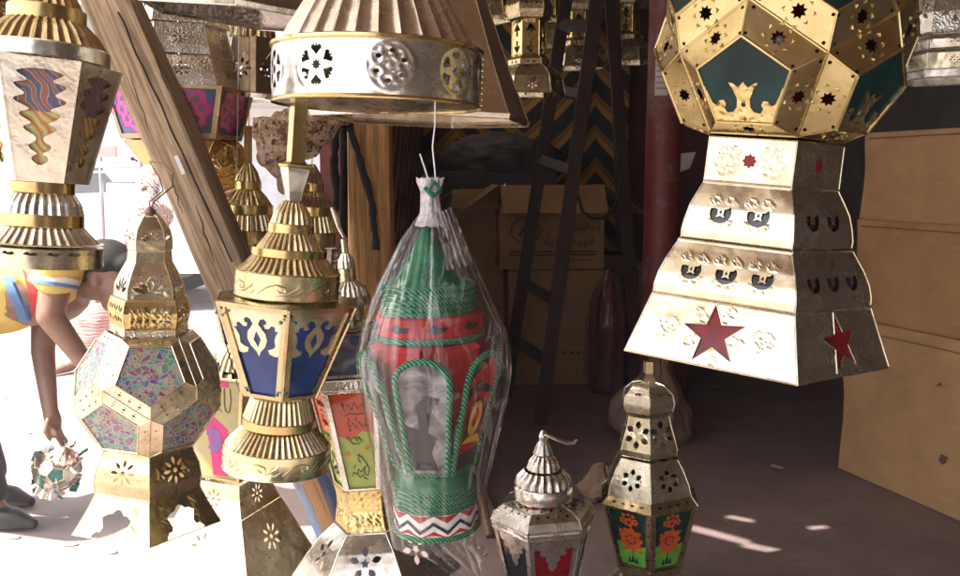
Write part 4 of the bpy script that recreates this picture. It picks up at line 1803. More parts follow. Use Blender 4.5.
skirt_lantern(425, 1.72, 60, R(14), 6, [(112, 116), (92, 70), (68, 8), (60, -14)], 'wide flared dull tin skirt showing behind the star-pierced drum', metal('tin_dull_bronze', (.72, .62, .48), .34, .12, 90), R(2))
skirt_lantern(250, 1.62, 10, R(24), 6, [(112, 14), (96, -8), (70, -34), (56, -60)], 'dark flared tin skirt hanging at the top left beside the drum', metal('tin_smoked', (.40, .36, .34), .3, .5, 110, .2), R(5), R(4))

# ------------------------------------------------------------------ the twelve-sided lantern with glitter glass (left)
YG = 1.72
F = Fr(149, YG, 400)
t_ = thing('polyhedron_lantern', 'tall brass lantern with a twelve-sided glitter glass body, hung from the leaning beam', 'lantern', F.o, F.rot(0, .2), 'hanging tin lanterns')


def half_flower(L, w_, k):
    h = []
    for a in (30, 60, 90, 120, 150):
        h.append(leaf(0, L * .25, R(a), .10 * L, .42 * L, .045 * L))
    return h


f = MB()
tier(f, 5, R(1), F.p([(24, 251), (24, 240), (21.5, 230), (11, 217), (4, 213)]), lambda L, w_, k: half_flower(L * .7, w_, k), .004, bead=.0008)
part('cap', f, PALE, t_)
f = MB()
pw = F.p([(38, 301), (37, 289), (31, 276), (24, 263), (23, 252)])


def fan(L, w_, k):
    h = [leaf(0, L * .12, R(a), .05 * L, .36 * L, .045 * L) for a in (20, 52, 90, 128, 160)]
    return h + [circ(w_ * .28, L * .5, .003), circ(-w_ * .28, L * .5, .003)]


tier(f, 5, R(1), pw, fan, .0045, ring_relief([(0, .004, .030, .0016, .0014), (0, .004, .034, .0012, .001)]), bead=.0008)
part('waist', f, PALE, t_)
f = MB()


def scroll_holes(L, w_, k):
    h = []
    for i in range(3):
        cx_ = (i - 1) * w_ * .27
        for s in (-1, 1):
            h.append(leaf(cx_, L * .5, R(90 * s + 30), L * .08, L * .36, L * .07))
            h.append(leaf(cx_, L * .5, R(90 * s - 30), L * .08, L * .34, L * .06))
    return h


tier(f, 5, R(1), F.p([(41.5, 330), (43.5, 322), (44, 315), (42.5, 307), (40.5, 302)]), scroll_holes, .004,
     ring_relief([(x_, .018 + y_, .006, .0016, .0015) for x_ in (-.03, -.015, 0, .015, .03) for y_ in (-.008, .008)]), bead=.0009)
part('scroll_band', f, GOLD, t_)
f = MB()


def fl_row(L, w_, k):
    return flower(0, L * .5, L * .36, 8, .12) + [leaf(s * w_ * .22, L * .5, R(90 - 90 * s) , 0, w_ * .14, L * .10) for s in (-1, 1)]


tier(f, 5, R(1), F.p([(42.5, 348), (41.5, 331)]), fl_row, .0045, ring_relief(curls(.022, .016, .011, 5, .0011) + curls(-.022, .016, .011, 5, .0011)), bead=.0009)
part('collar', f, PALE_E, t_)
Rc = F.r(78)


def strip_holes(wo, wi, h, i, kind):
    return [q_ for s in (-.28, 0, .28) for q_ in (leaf(s * wi - .004, h * .45, 0, 0, .008, .0016), circ(s * wi, h * .68, .0013, 6), circ(s * wi, h * .25, .0013, 6))]


dodeca(t_, Rc, F.z(389), R(1), .74, Rc * .08, PALE, GLIT, strip_holes, .0030)
f = MB()


def drum_fl(L, w_, k):
    return flower(0, L * .52, L * .30, 8, .12)


tier(f, 5, R(37), F.p([(54, 499), (55.5, 488), (53, 474), (47.5, 462), (45, 452)]), drum_fl, .0055, ring_relief(curls(.03, .05, .012, 5, .0011) + curls(-.03, .05, .012, 5, .0011)), bead=.0009)
part('drum', f, BRASS, t_)
f = MB()


def foot_cut(L, w_, k):
    ww = w_ * .5
    pr = [(.62, -.1), (.60, .06), (.50, .16), (.40, .16), (.34, .26), (.40, .40), (.44, .52), (.30, .60), (.16, .62), (.10, .70), (.0, .74)]
    q_ = [(x * ww, y * L) for x, y in pr]
    return [q_ + [(-x, y) for x, y in q_[::-1][1:]]]


tier(f, 5, R(37), F.p([(76, 543), (70, 532), (61.5, 516), (54, 500)]), foot_cut, .005,
     ring_relief([(s * .034 + s * .010 * (1 - v_ / .075), v_, .004, .0018, .0016) for s in (-1, 1) for v_ in (.008, .020, .032, .044, .056, .066)]), bead=.001)
part('feet', f, BRASS, t_)
f = MB()
nail = F.loc(W(150, 160, YG + .02))
top = Vector((0, 0, F.z(212, 5)))
loop = [top, top + Vector((-.002, .0, .02)), F.loc(W(151, 190, YG)), F.loc(W(146, 176, YG)), F.loc(W(140, 168, YG + .06)), F.loc(W(137, 162, YG + .13))]
tube(f, loop, .0016, 6)
loop2 = [top, top + Vector((.006, 0, .02)), F.loc(W(160, 185, YG + .02)), F.loc(W(160, 172, YG + .05)), F.loc(W(150, 163, YG + .09)), F.loc(W(137, 161, YG + .13))]
tube(f, loop2, .0016, 6)
lathe(f, [(.002, F.z(206)), (.008, F.z(209)), (.012, F.z(213)), (.008, F.z(216))], 16)
part('hanging_wire', f, plain('rusty_wire', (.22, .13, .09), .5, .2, 50, 0, metal_=.5), t_, 60)

# ------------------------------------------------------------------ the star-cut lantern (upper right)
YK = 1.30
F = Fr(763, YK, 190, 0.0)
t_ = thing('star_lantern', 'big brass and silver lantern with red stars on its flared skirt, hanging upper right', 'lantern', F.o, F.rot(0, 7.0), 'hanging tin lanterns')
rK = R(-15.5)
Rc = F.r(119)
ri = Rc * .79465


def star_strip(wo, wi, h, i, kind):
    wm = (wo + wi) / 2
    h_ = [star(0, h * .46, h * .24, h * .15, 8)]
    for s in (-1, 1):
        h_.append(circ(s * (wo / 2 - .012), h * .14, .0026, 8))
        h_.append(circ(s * (wi / 2 - .002), h * .88, .0024, 8))
    return h_


def crown_orn(go, fg, rr, kind, az):
    half = [(.0, .06), (.10, -.06), (.22, .03), (.30, .05), (.20, -.12), (.13, -.30), (.14, -.48), (.22, -.58), (.34, -.60), (.40, -.50), (.36, -.42), (.40, -.33), (.50, -.34), (.56, -.44), (.64, -.40), (.72, -.22), (.78, -.06), (.84, -.02), (.60, -.79)]
    if kind == 'u':
        half = [(.0, .30), (.10, .2), (.22, .28), (.20, .42), (.34, .52), (.5, .46), (.7, .5), (.58, .78)]
    pl = [(x * rr, y * rr) for x, y in half]
    pl = pl + [(-x, y) for x, y in pl[::-1] if x > 0]
    if kind == 'u':
        pl = pl
    f = MB()
    plate(f, pl, fg, .0012, [circ(0, (-.42 if kind == 'l' else .6) * rr, .05 * rr, 8)], d0=.0024)
    part('crown_ornament', f, GOLD_E, go)


F.zc = F.z(43)
def leaf_emboss(f, fm, h):
    for j in range(8):
        a = 2 * PI * j / 8 + .39
        r1 = h * (.36 if j % 2 else .40)
        q_ = lambda rad, tan_, up_: fm(math.cos(a) * rad - math.sin(a) * tan_, h * .46 + math.sin(a) * rad + math.cos(a) * tan_, up_)
        tube(f, [q_(r1, -h * .07, .0004), q_(r1 + h * .05, 0, .0012), q_(r1, h * .07, .0004)], [.0005, .0017, .0005], 6)


dodeca(t_, Rc, F.zc, R(-52), .635, Rc * .19, OLIVE, DGREEN, star_strip, .0042, orn=crown_orn, emboss=leaf_emboss)
f = MB()
bm = bmesh.new()
bmesh.ops.create_icosphere(bm, subdivisions=2, radius=Rc * .76)
bm.verts.index_update()
f.add([v_.co + Vector((0, 0, F.zc)) for v_ in bm.verts], [[v_.index for v_ in fc.verts] for fc in bm.faces])
bm.free()
part('red_lining', f, glass_paint('red_cellophane', (.20, .012, .016), .3, 20), t_, 60)


def neck_star(L, w_, k):
    return [star(0, L * .5, L * .17, L * .125, 8)]


def scroll_pair(L, w_):
    return [(s * (w_ * .26 + dx), L * .5 + dy, .0062, .0016, .0010) for s in (-1, 1) for dx, dy in ((-.010, .012), (.006, .014), (.010, -.002), (-.006, -.012), (.004, -.014), (-.012, 0))] + \
           [(s * (w_ * .26), L * .5, 0, .004, .0009) for s in (-1, 1)]


pr = F.p([(66, 184), (66, 142)])
f = MB()
Lk = F.r(42)
tier(f, 5, rK, [(a * 1.1236, b) for a, b in pr], neck_star, .0028, ring_relief(scroll_pair(Lk, F.r(86))), bead=.0012)
part('neck', f, CHAMP, t_)


def back_plates(parent, name, mat, prof, n, rot, polys, depth=-.003):
    """coloured glass behind cut-outs"""
    (r0, z0), (r1, z1) = prof
    cs = math.cos(PI / n)
    for k in range(n):
        f = MB()
        az = rot + 2 * PI * k / n
        lean = math.atan2((r1 - r0) * cs, z1 - z0)
        fm = facing(az, Vector((math.sin(az) * r0 * cs, -math.cos(az) * r0 * cs, z0)), lean)
        for pl in polys:
            plate(f, pl, fm, .0015, d0=depth)
        part(name, f, mat, parent)


back_plates(t_, 'star_gem', REDG, [(a * 1.1236, b) for a, b in pr], 5, rK, [circ(0, Lk * .5, Lk * .2, 16)])
for nm, prof, cnt, rad, wdf in (('flare', [(83, 240), (83.5, 233), (81.5, 222), (78, 209), (72, 197), (66.5, 187), (66, 185)], 2, .0158, .25),
                                ('flare', [(105, 293), (105, 286), (102, 274), (96, 261), (89, 250), (85.5, 244), (85, 242)], 3, .0150, .245)):
    pr = [(a * 1.1236, b) for a, b in F.p(prof)]
    S_ = math.hypot(pr[0][0] - pr[-1][0], pr[0][1] - pr[-1][1])
    f = MB()
    wm = F.r((prof[0][0] + prof[-1][0]) / 2) * 1.1236 * 1.1756

    def ch(L, w_, k, cnt=cnt, rad=rad, wdf=wdf):
        out = []
        for i in range(cnt):
            out += crescent((i - (cnt - 1) / 2) * w_ * (.36 if cnt == 2 else .27), L * .47, rad)
        return out

    rl = []
    for i in range(cnt):
        cx_ = (i - (cnt - 1) / 2) * wm * (.36 if cnt == 2 else .27)
        for dx, dy, rr in ((-.010, .0185, .0052), (.010, .0185, .0052), (-.006, -.0165, .004), (.006, -.0165, .004), (-.014, -.015, .003), (.014, -.015, .003), (-.016, .016, .003), (.016, .016, .003)):
            rl.append((cx_ + dx, S_ * .47 + dy, rr, .0015, .0009))
    tier(f, 5, rK, pr, ch, .0030, ring_relief(rl), bead=.0014)
    part(nm, f, CHAMP, t_)
    f = MB()
    tier(f, 5, rK, [(r_ - .005, z_) for r_, z_ in pr])
    part('added_dark_backing', f, BLACKG, t_)  # dark sheet added so that no light shows through the cut-outs
pr = [(a * 1.1236, b) for a, b in F.p([(127, 350), (105.5, 295)])]
Ls = math.hypot((pr[0][0] - pr[1][0]) * .809, pr[0][1] - pr[1][1])
f = MB()
ws_ = (pr[0][0] + pr[1][0]) * .5878


def big_star(L, w_, k):
    return [star(0, L * .50, L * .50, L * .195, 5, PI / 2 + .12)]


rl = []
for s in (-1, 1):
    rl += curls(s * ws_ * .30, Ls * .48, Ls * .20, 7, .0009)
for j in range(5):
    a = PI / 2 + .12 + PI / 5 + 2 * PI * j / 5
    for q_ in (.30, .42):
        rl.append((math.cos(a) * Ls * q_, Ls * .5 + math.sin(a) * Ls * q_, .006, .0016, .0009))
tier(f, 5, rK, pr, big_star, .0032, ring_relief(rl), bead=.0016)
part('skirt', f, CHAMP, t_)
for k in range(5):
    az = rK + 2 * PI * k / 5
    cs5 = math.cos(PI / 5)
    fm = facing(az, Vector((math.sin(az) * pr[0][0] * cs5, -math.cos(az) * pr[0][0] * cs5, pr[0][1])), math.atan2((pr[1][0] - pr[0][0]) * cs5, pr[1][1] - pr[0][1]))
    f = MB()
    st5 = star(0, Ls * .50, Ls * .505, Ls * .20, 5, PI / 2 + .12)
    tube(f, [fm(x, y, .0004) for x, y in st5 + st5[:1]], .0011, 6)
    part('star_rim', f, CHAMP, t_)
back_plates(t_, 'star_glass', REDD, pr, 5, rK, [star(0, Ls * .50, Ls * .53, Ls * .22, 5, PI / 2 + .12)])
f = MB()
lathe(f, [(F.r(60), F.zc + Rc * .78), (F.r(40), F.zc + Rc * 1.1), (.004, F.zc + Rc * 1.5)], flutes=20, amp=.08, sub=3)
part('fluted_cap', f, GOLD, t_, 30)
wire_up(t_, F.zc + Rc * 1.5, 2.6 - F.o.z, STEEL)

# ------------------------------------------------------------------ tiered lanterns behind the beam (upper left)
PINKG = glass_paint('pink_glass', (.72, .045, .36), .2, 30)
NAVYP = glass_paint('navy_paint', (.07, .10, .25), .3, 40)


def arabesque(go, f, inset, L, wat, k):
    """blue paint pattern on pink glass: lobed rim and scrolls"""
    h = inset[2][1] - inset[0][1]
    w_ = (inset[1][0] + inset[2][0]) / 2
    c = inset[0][1] + h * .55
    o = MB()
    out = [(-inset[1][0], inset[0][1]), (inset[1][0], inset[0][1]), (inset[2][0], inset[2][1]), (-inset[2][0], inset[2][1])]
    lob = []
    for j in range(40):
        a = 2 * PI * j / 40
        rr = .98 + .10 * math.cos(8 * a)
        lob.append((math.cos(a) * w_ * .95 * rr, c + math.sin(a) * h * .50 * rr))
    plate(o, out, f, .0008, [lob], d0=-.0022)
    for j in range(8):
        a = 2 * PI * (j + .0) / 8
        q = [(math.cos(a) * w_ * .60, c + math.sin(a) * h * .32)]
        plate(o, circ(q[0][0], q[0][1], w_ * .10, 12), f, .0008, [circ(q[0][0], q[0][1], w_ * .055, 10)], d0=-.0022)
    for j in range(10):
        a = 2 * PI * j / 10
        plate(o, leaf(0, c, a, w_ * .12, w_ * .38, w_ * .035), f, .0008, d0=-.0022)
    part('painted_pattern', o, NAVYP, go)


YE = 2.15
F = Fr(181, YE, 90)
t_ = thing('tiered_lantern', 'stepped silver lantern with flower cut-outs and pink arabesque panels behind the beam', 'lantern', F.o, F.rot(0, -2), 'hanging tin lanterns')
for nm, prof in (('tier', [(52, 20), (46, 0), (40, -18)]), ('tier', [(55, 52), (54, 44), (50, 32), (48, 22)]), ('tier', [(66, 86), (65, 76), (60, 64), (54, 54)])):
    f = MB()
    tier(f, 6, R(1), F.p(prof), lambda L, w_, k: flower(0, L * .55, L * .25, 8, .11), .008, bead=.0014)
    part(nm, f, SILVER_E, t_)
glazed(t_, 6, R(1), F.r(72), F.z(90), F.r(58), F.z(140), (.012, .008, .010), metal('tin_bronze', (.52, .40, .26), .3), PINKG, orn=arabesque, post=.003)
f = MB()
tier(f, 6, R(1), F.p([(40, 165), (50, 150), (58, 140)]), bead=.001)
part('foot', f, GOLD, t_)
f = MB()
lathe(f, F.p([(38, -18), (24, -40), (4, -52)]), flutes=22, amp=.08, sub=3)
part('fluted_cap', f, SILVER, t_, 30)
wire_up(t_, F.z(-52), 2.6 - F.o.z, STEEL)

F = Fr(252, 2.25, 60)
t_ = thing('tiered_lantern', 'dark bronze lantern skirt with pierced flowers between the pink lantern and the drum', 'lantern', F.o, F.rot(0, 2), 'hanging tin lanterns')
f = MB()
tier(f, 6, R(38), F.p([(36, 92), (30, 66), (24, 36)]), lambda L, w_, k: flower(0, L * .42, L * .20, 8, .12), .008, bead=.0012)
part('skirt', f, metal('tin_bronze_dark', (.40, .31, .23), .32, .2, 90), t_)
f = MB()
lathe(f, F.p([(30, 98), (36, 93)]), 40)
part('rim', f, SILVER, t_)
f = MB()
lathe(f, F.p([(24, 36), (20, 10), (12, -10), (3, -24)]), flutes=22, amp=.07, sub=3)
part('fluted_cap', f, BRASS, t_, 30)
wire_up(t_, F.z(-24), 2.6 - F.o.z, STEEL)

# gold many-sided lantern peeping out from behind the beam
F = Fr(200, 2.2, 160)
t_ = thing('gold_lantern', 'gold many-sided lantern with embossed facets half hidden behind the leaning beam', 'lantern', F.o, F.rot(8, 24), 'hanging tin lanterns')
dodeca(t_, F.r(44), 0, R(36 - 8), .52, F.r(10), GOLD_E, GOLD_E, None, .004)
f = MB()
tier(f, 5, R(28), [(F.r(18), F.z(215)), (F.r(26), F.z(196))], bead=.001)
part('foot', f, SILVER, t_)
wire_up(t_, F.r(40), 2.6 - F.o.z, STEEL, dx=.2)

# gold pierced lantern in the very corner
F = Fr(-6, 1.75, 20)
t_ = thing('pierced_lantern', 'gold pierced lantern at the top left corner behind the pale lantern', 'lantern', F.o, (0, 0, 0), 'hanging tin lanterns')
f = MB()
tier(f, 6, R(12), F.p([(22, 55), (24, 20), (18, -20)]), lambda L, w_, k: [q_ for i in range(4) for q_ in flower(0, L * (.16 + .22 * i), .011, 6, .16)], .008, bead=.001)
part('body', f, GOLD_E, t_)
f = MB()
lathe(f, F.p([(30, 78), (22, 55)]), flutes=24, amp=.07, sub=3)
part('fluted_foot', f, BRASS, t_, 30)
f = MB()
lathe(f, F.p([(18, -20), (4, -48)]), flutes=20, amp=.07, sub=3)
part('fluted_cap', f, BRASS, t_, 30)
wire_up(t_, F.z(-48), 2.6 - F.o.z, STEEL)

# two fluted brass lanterns in the second row
def fluted_tower(cx, Y, label, s=1.0, dy=0, strap_=True):
    F = Fr(cx, Y, 200 + dy)
    q = lambda l: F.p([(a * s, b + dy) for a, b in l])
    t_ = thing('fluted_lantern', label, 'lantern', F.o, F.rot(), 'hanging tin lanterns')
    f = MB()
    lathe(f, q([(13, 181), (10, 172), (5, 164), (3, 162)]), flutes=18, amp=.10, sub=3)
    lathe(f, q([(25, 206), (19, 197), (13, 190)]), flutes=28, amp=.07, sub=3)
    lathe(f, q([(31, 231), (28, 223), (25, 215)]), flutes=36, amp=.06, sub=3)
    part('fluted_cap', f, BRASS, t_, 30)
    rings(t_, F, [(r_ * s, y0 + dy, y1 + dy) for y0, y1, r_ in ((181, 190, 13.5), (205, 215, 25.5), (231, 246, 27))], GOLD)
    f = MB()
    tier(f, 6, R(10), q([(31, 272), (33, 248)]), lambda L, w_, k: flower(0, L * .5, L * .40, 8, .12) + [circ(sx * w_ * .36, L * qy, .0022, 8) for sx in (-1, 1) for qy in (.2, .5, .8)], .006, bead=.001)
    part('collar', f, SILVER, t_)
    glazed(t_, 6, R(10), F.r(40 * s), F.z(274 + dy), F.r(24 * s), F.z(345 + dy), .008, BRASS, BLUEG, post=.002)
    f = MB()
    lathe(f, q([(36, 372), (30, 358), (22, 346)]), flutes=34, amp=.06, sub=3)
    part('fluted_foot', f, BRASS, t_, 30)
    f = MB()
    if strap_:
        tier(f, 4, R(15), q([(4.5, 163), (4.5, 126)]), bead=.0006)
    tube(f, [(0, 0, F.z(163 + dy)), (.003, 0, F.z(100 + dy)), (0, 0, 2.6 - F.o.z)], .0012, 6)
    part('hanging_strap', f, GOLD, t_, 40)
    return t_


fluted_tower(248, 2.12, 'fluted brass lantern in the second row, right behind the leaning beam', 1.0, 0)
fluted_tower(312, 2.2, 'fluted silver-ringed lantern between the yellowish post and the brass strap', .9, 2, False)

# ------------------------------------------------------------------ tall lantern with red and green glass (behind the blue one)
YI = 1.58
F = Fr(359, YI, 390)
t_ = thing('painted_lantern', 'tall silver lantern with a red over green painted panel, behind the plastic bag', 'lantern', F.o, F.rot(0, -5.5), 'hanging tin lanterns')
rings(t_, F, [(3.5, 238, 253), (8.5, 268, 281), (20.5, 297, 307), (12.5, 307, 322), (15, 321, 331)], PALE)
f = MB()
lathe(f, F.p([(9, 268), (8, 260), (4, 253)]), flutes=14, amp=.10, sub=3)
lathe(f, F.p([(20, 298), (17, 289), (8.5, 281)]), flutes=22, amp=.09, sub=3)
part('fluted_cap', f, SILVER, t_, 30)
f = MB()
P_ = [W(357, 238, YI), W(352, 226, YI), W(350, 215, YI), W(346, 206, YI)]
tube(f, [F.loc(p_) for p_ in P_], [.0025, .004, .0055, .002], 8, flat=.35)
part('handle', f, SILVER, t_, 60)

def smear(name, c0, c1, c2):
    m, t, b = new_mat(name)
    v = obj_coords(t)
    n = tnoise(t, v, 22, 5, .6, 1.2)
    t.links.new(ramp(t, n, [(.32, c0), (.5, c1), (.66, c2)]), b.inputs['Base Color'])
    b.inputs['Roughness'].default_value = .2
    return m


glazed(t_, 6, R(-10), F.r(38), F.z(333, 38), F.r(50), F.z(377, 50), .005, SILVER, smear('blue_brown_glass', (.03, .11, .24), (.10, .06, .05), (.16, .22, .30)), post=.0016)
f = MB()
tier(f, 6, R(-10), F.p([(53, 389), (52, 379)]), None, None, bead=.0012)
part('rim', f, SILVER_E, t_)
LIME = glass_paint('lime_glass', (.30, .36, .07), .12, 20)
ORANGER = glass_paint('orange_red_paint', (.50, .075, .03), .2, 12)
INKB = plain('black_outline', (.03, .025, .03), .5, .1, 20, 0)
ORNG = plain('orange_ring_paint', (.62, .12, .03), .4, .1, 20, 0)


def drawn(go, f, inset, L, wat, k):
    h = inset[2][1] - inset[0][1]
    y = lambda q: inset[0][1] + h * q
    wq = lambda q: inset[1][0] + (inset[2][0] - inset[1][0]) * q
    o = MB()
    plate(o, [(-wq(.56), y(.56)), (-wq(.5) * .3, y(.52)), (wq(.5) * .4, y(.60)), (wq(.57), y(.57)), (wq(1), y(1)), (-wq(1), y(1))], f, .0007, d0=-.0024)
    part('red_paint', o, ORANGER, go)
    o = MB()
    P = lambda l: [f(x * wq(.5), y(q), -.0012) for x, q in l]
    r_ = .0007
    for l in ([(-.6, .90), (-.45, .82), (-.25, .88), (-.05, .82), (.1, .90), (.3, .83), (.5, .88), (.7, .84)], [(-.5, .76), (-.2, .79), (.2, .775), (.7, .79)],
              [(-.4, .70), (-.3, .64), (-.1, .69), (.1, .63), (.25, .70), (.45, .64), (.6, .68)], [(-.3, .745), (-.28, .70)], [(.1, .745), (.1, .71)],
              [(-.35, .50), (-.2, .54), (.1, .54), (.3, .50), (.1, .47), (-.2, .47), (-.35, .50)], [(-.1, .54), (.0, .50), (.2, .54)], [(-.55, .52), (-.45, .55), (-.4, .51)],
              [(-.05, .36), (.15, .33), (.35, .27), (.5, .20), (.4, .13), (.2, .15), (.25, .22), (.45, .24)], [(.25, .22), (.05, .17), (-.1, .20), (-.2, .15), (-.05, .11), (.1, .14), (.2, .10), (.35, .09)],
              [(-.2, .15), (-.4, .17), (-.5, .13)], [(-.35, .21), (-.25, .25)], [(.05, .36), (-.05, .31), (.05, .27)]):
        tube(o, P(l), r_, 5)
    for cx_, q in ((-.30, .615), (-.5, .88), (.62, .66)):
        plate(o, circ(cx_ * wq(.5), y(q), .0022, 10), f, .0006, d0=-.0016)
    part('painted_pattern', o, INKB, go, 60)
    for cx_, q in ((-.62, .37), (.55, .42)):
        o = MB()
        plate(o, circ(cx_ * wq(.4), y(q), .0046, 12), f, .0006, [circ(cx_ * wq(.4), y(q), .0026, 10)], d0=-.002)
        part('orange_ring', o, ORNG, go)


glazed(t_, 6, R(-10), F.r(52), F.z(390, 52), F.r(35), F.z(490, 35), (.004, .004, .007), SILVER_E, LIME, orn=drawn, post=.0022)
f = MB()
tier(f, 6, R(-10), F.p([(37, 532), (36, 526), (33, 512), (33, 500), (35, 491)]), None, .005, ring_relief([(x_, .014 + y_, .004, .0014, .002) for x_ in (-.021, -.007, .007, .021) for y_ in (0, .010)]), bead=.001)
part('neck', f, GOLD_E, t_)
f = MB()
tier(f, 6, R(-10), F.p([(86, 606), (70, 578), (54, 553), (38, 534)]), lambda L, w_, k: [leaf(0, L * .58, R(90 + 72 * j), L * .09, L * .24, L * .045) for j in range(5)] + [star(0, L * .58, L * .07, L * .035, 5)], .008, bead=.0012)
part('skirt', f, SILVER, t_)

# ------------------------------------------------------------------ lantern with lettered glass, low behind the blue one
YJ = 2.12
F = Fr(231, YJ, 490)
t_ = thing('lettered_lantern', 'pale lantern with pink and yellow lettered glass behind the foot of the beam', 'lantern', F.o, F.rot(), 'hanging tin lanterns')
YELG = smear('yellow_glass', (.42, .34, .13), (.46, .40, .18), (.40, .36, .24))
PINK2 = glass_paint('hot_pink_paint', (.60, .03, .18), .15, 20)
VIOL = glass_paint('violet_paint', (.26, .10, .36), .2, 20)
rJ = R(-34)


def lettered(go, f, inset, L, wat, k):
    h = inset[2][1] - inset[0][1]
    y = lambda q: inset[0][1] + h * q
    o = MB()
    wb_ = inset[1][0]
    plate(o, [(-wb_ * .1, y(.02)), (wb_ * .55, y(.02)), (wb_ * .75, y(.5)), (wb_ * .1, y(.62)), (-wb_ * .35, y(.58)), (-wb_ * .15, y(.3))], f, .0007, d0=-.0024)
    part('pink_paint', o, PINK2, go)
    o = MB()
    plate(o, [(-wb_ * .4, y(.93)), (wb_ * .9, y(.93)), (wb_ * .9, y(1)), (-wb_ * .2, y(1))], f, .0007, d0=-.0024)
    part('pink_paint', o, PINK2, go)
    o = MB()
    plate(o, [(-wb_ * .25, y(.30)), (wb_ * .1, y(.24)), (wb_ * .45, y(.34)), (wb_ * .35, y(.48)), (0, y(.52)), (-wb_ * .3, y(.44)), (-wb_ * .05, y(.38))], f, .0006, d0=-.0015)
    part('violet_paint', o, VIOL, go)
    o = MB()
    P = lambda l: [f(x * wb_, y(q), -.0010) for x, q in l]
    for l in ([(-.95, .70), (-.80, .76), (-.72, .70), (-.6, .68), (-.5, .76)], [(-.42, .76), (-.36, .69), (-.25, .68)],
              [(-.05, .76), (-.2, .79), (-.28, .73), (-.15, .68), (.0, .72), (-.02, .78), (.05, .69), (.15, .68)],
              [(.42, .90), (.25, .80), (.22, .76), (.40, .70), (.52, .68)], [(.50, .82), (.26, .76)], [(.70, .92), (.66, .76), (.70, .69), (.85, .68), (.98, .80), (.96, .92)]):
        tube(o, P(l), .0009, 5)
    plate(o, circ(-.6 * wb_, y(.62), .002, 8), f, .0006, d0=-.0014)
    part('lettering', o, plain('blue_ink', (.05, .07, .12), .4, .1, 20, 0), go, 60)


glazed(t_, 4, rJ, F.r(58), F.z(380, 58), F.r(40), F.z(482, 40), (.005, .005, .007), BRASS, YELG, orn=lettered, post=.002)
f = MB()
tier(f, 4, rJ, F.p([(38, 379), (58, 380)]), bead=.001)
lathe(f, F.p([(38, 379), (26, 362), (6, 350)]), flutes=24, amp=.07, sub=3)
part('fluted_cap', f, BRASS, t_, 30)
f = MB()
tier(f, 4, rJ, F.p([(51, 518), (48, 512), (43, 500), (41, 486)]), lambda L, w_, k: flower(0, L * .5, L * .33, 8, .11), .006, bead=.0012)
part('flare', f, PALE, t_)
f = MB()
tier(f, 4, rJ, F.p([(92, 604), (76, 570), (62, 540), (52, 520)]), lambda L, w_, k: flower(0, L * .62, L * .19, 8, .11), .009, bead=.0014)
part('skirt', f, PALE, t_)
wire_up(t_, F.z(350), 2.6 - F.o.z, STEEL, dx=.03)

# ------------------------------------------------------------------ small silver lantern on the floor
YM = 2.5
F = Fr(543, YM, 641, .5)
F.o.z = .008
t_ = thing('floor_lantern', 'silver lantern with red and dark glass and a round fluted top on the floor', 'lantern', F.o, F.rot(), 'lanterns standing on the floor')
f = MB()
lathe(f, F.p([(4, 441), (5, 437), (3, 432), (1, 430)]), 20)
lathe(f, F.p([(10, 455), (8, 449), (6, 444), (4, 441)]), flutes=12, amp=.08, sub=2)
lathe(f, F.p([(17, 471), (14, 462), (9, 456)]), flutes=16, amp=.10, sub=3)
lathe(f, F.p([(29, 489), (27, 481), (20, 473)]), flutes=22, amp=.08, sub=3)
part('fluted_cap', f, SILVER, t_, 30)
f = MB()
lathe(f, F.p([(28.5, 503), (30, 501), (30, 490), (29, 488)]), 56)
cb = part('ring', f, SILVER, t_, 35)
f = MB()
for k in range(20):
    a = 2 * PI * k / 20
    c_ = Vector((F.r(30.3) * math.sin(a), -F.r(30.3) * math.cos(a), F.z(495 + (k % 2) * 2)))
    tn = Vector((math.cos(a), math.sin(a), 0))
    pts_ = [c_ + tn * x * .007 + Vector((0, 0, y * .009)) for x, y in circ(0, 0, 1, 7)]
    f.add(pts_, [tuple(range(7))])
part('red_spots', f, REDG, cb)
f = MB()
P_ = [F.o * 0 + Vector((0, 0, F.z(434)))] + [F.loc(W(x, y, YM - .02)) for x, y in ((551, 436), (560, 440), (569, 443), (576, 443), (579, 440))]
tube(f, P_, [.004, .007, .009, .010, .009, .004], 8, flat=.6)
part('handle', f, SILVER, t_, 60)
rM = R(14)


def diamonds(L, w_, k):
    h = []
    for r_ in range(2):
        for i in range(4 - r_):
            cx_ = (i - (3 - r_) / 2) * w_ * .22
            h.append([(cx_, L * (.50 + .24 * r_) + .0055), (cx_ - .0048, L * (.50 + .24 * r_)), (cx_, L * (.50 + .24 * r_) - .0055), (cx_ + .0048, L * (.50 + .24 * r_))])
    return h


f = MB()
tier(f, 6, rM, F.p([(53, 524), (50, 516), (40, 508), (27, 503)]), diamonds, .007, bead=.0012)
part('shoulder', f, SILVER_E, t_)
f = MB()
tier(f, 6, rM, F.p([(52, 532), (53.5, 524)]), None, .006, ring_relief([(x_, .010, .006, .0018, .0022) for x_ in np.linspace(-.07, .07, 12)]), bead=.0014)
part('rim', f, SILVER, t_)


def lambrequin(go, f, inset, L, wat, k):
    t0 = inset[2][1]
    w_ = inset[2][0]
    pr = [(1.02, .0), (.95, -.05), (.62, -.055), (.66, -.085), (.48, -.10), (.34, -.095), (.36, -.13), (.20, -.145), (.22, -.175), (0, -.205)]
    q_ = [(x * w_, t0 + y * L * 1.9) for x, y in pr]
    o = MB()
    plate(o, q_ + [(-x, y) for x, y in q_[::-1][1:]], f, .0014, d0=-.0024)
    part('ornament', o, SILVER, go)


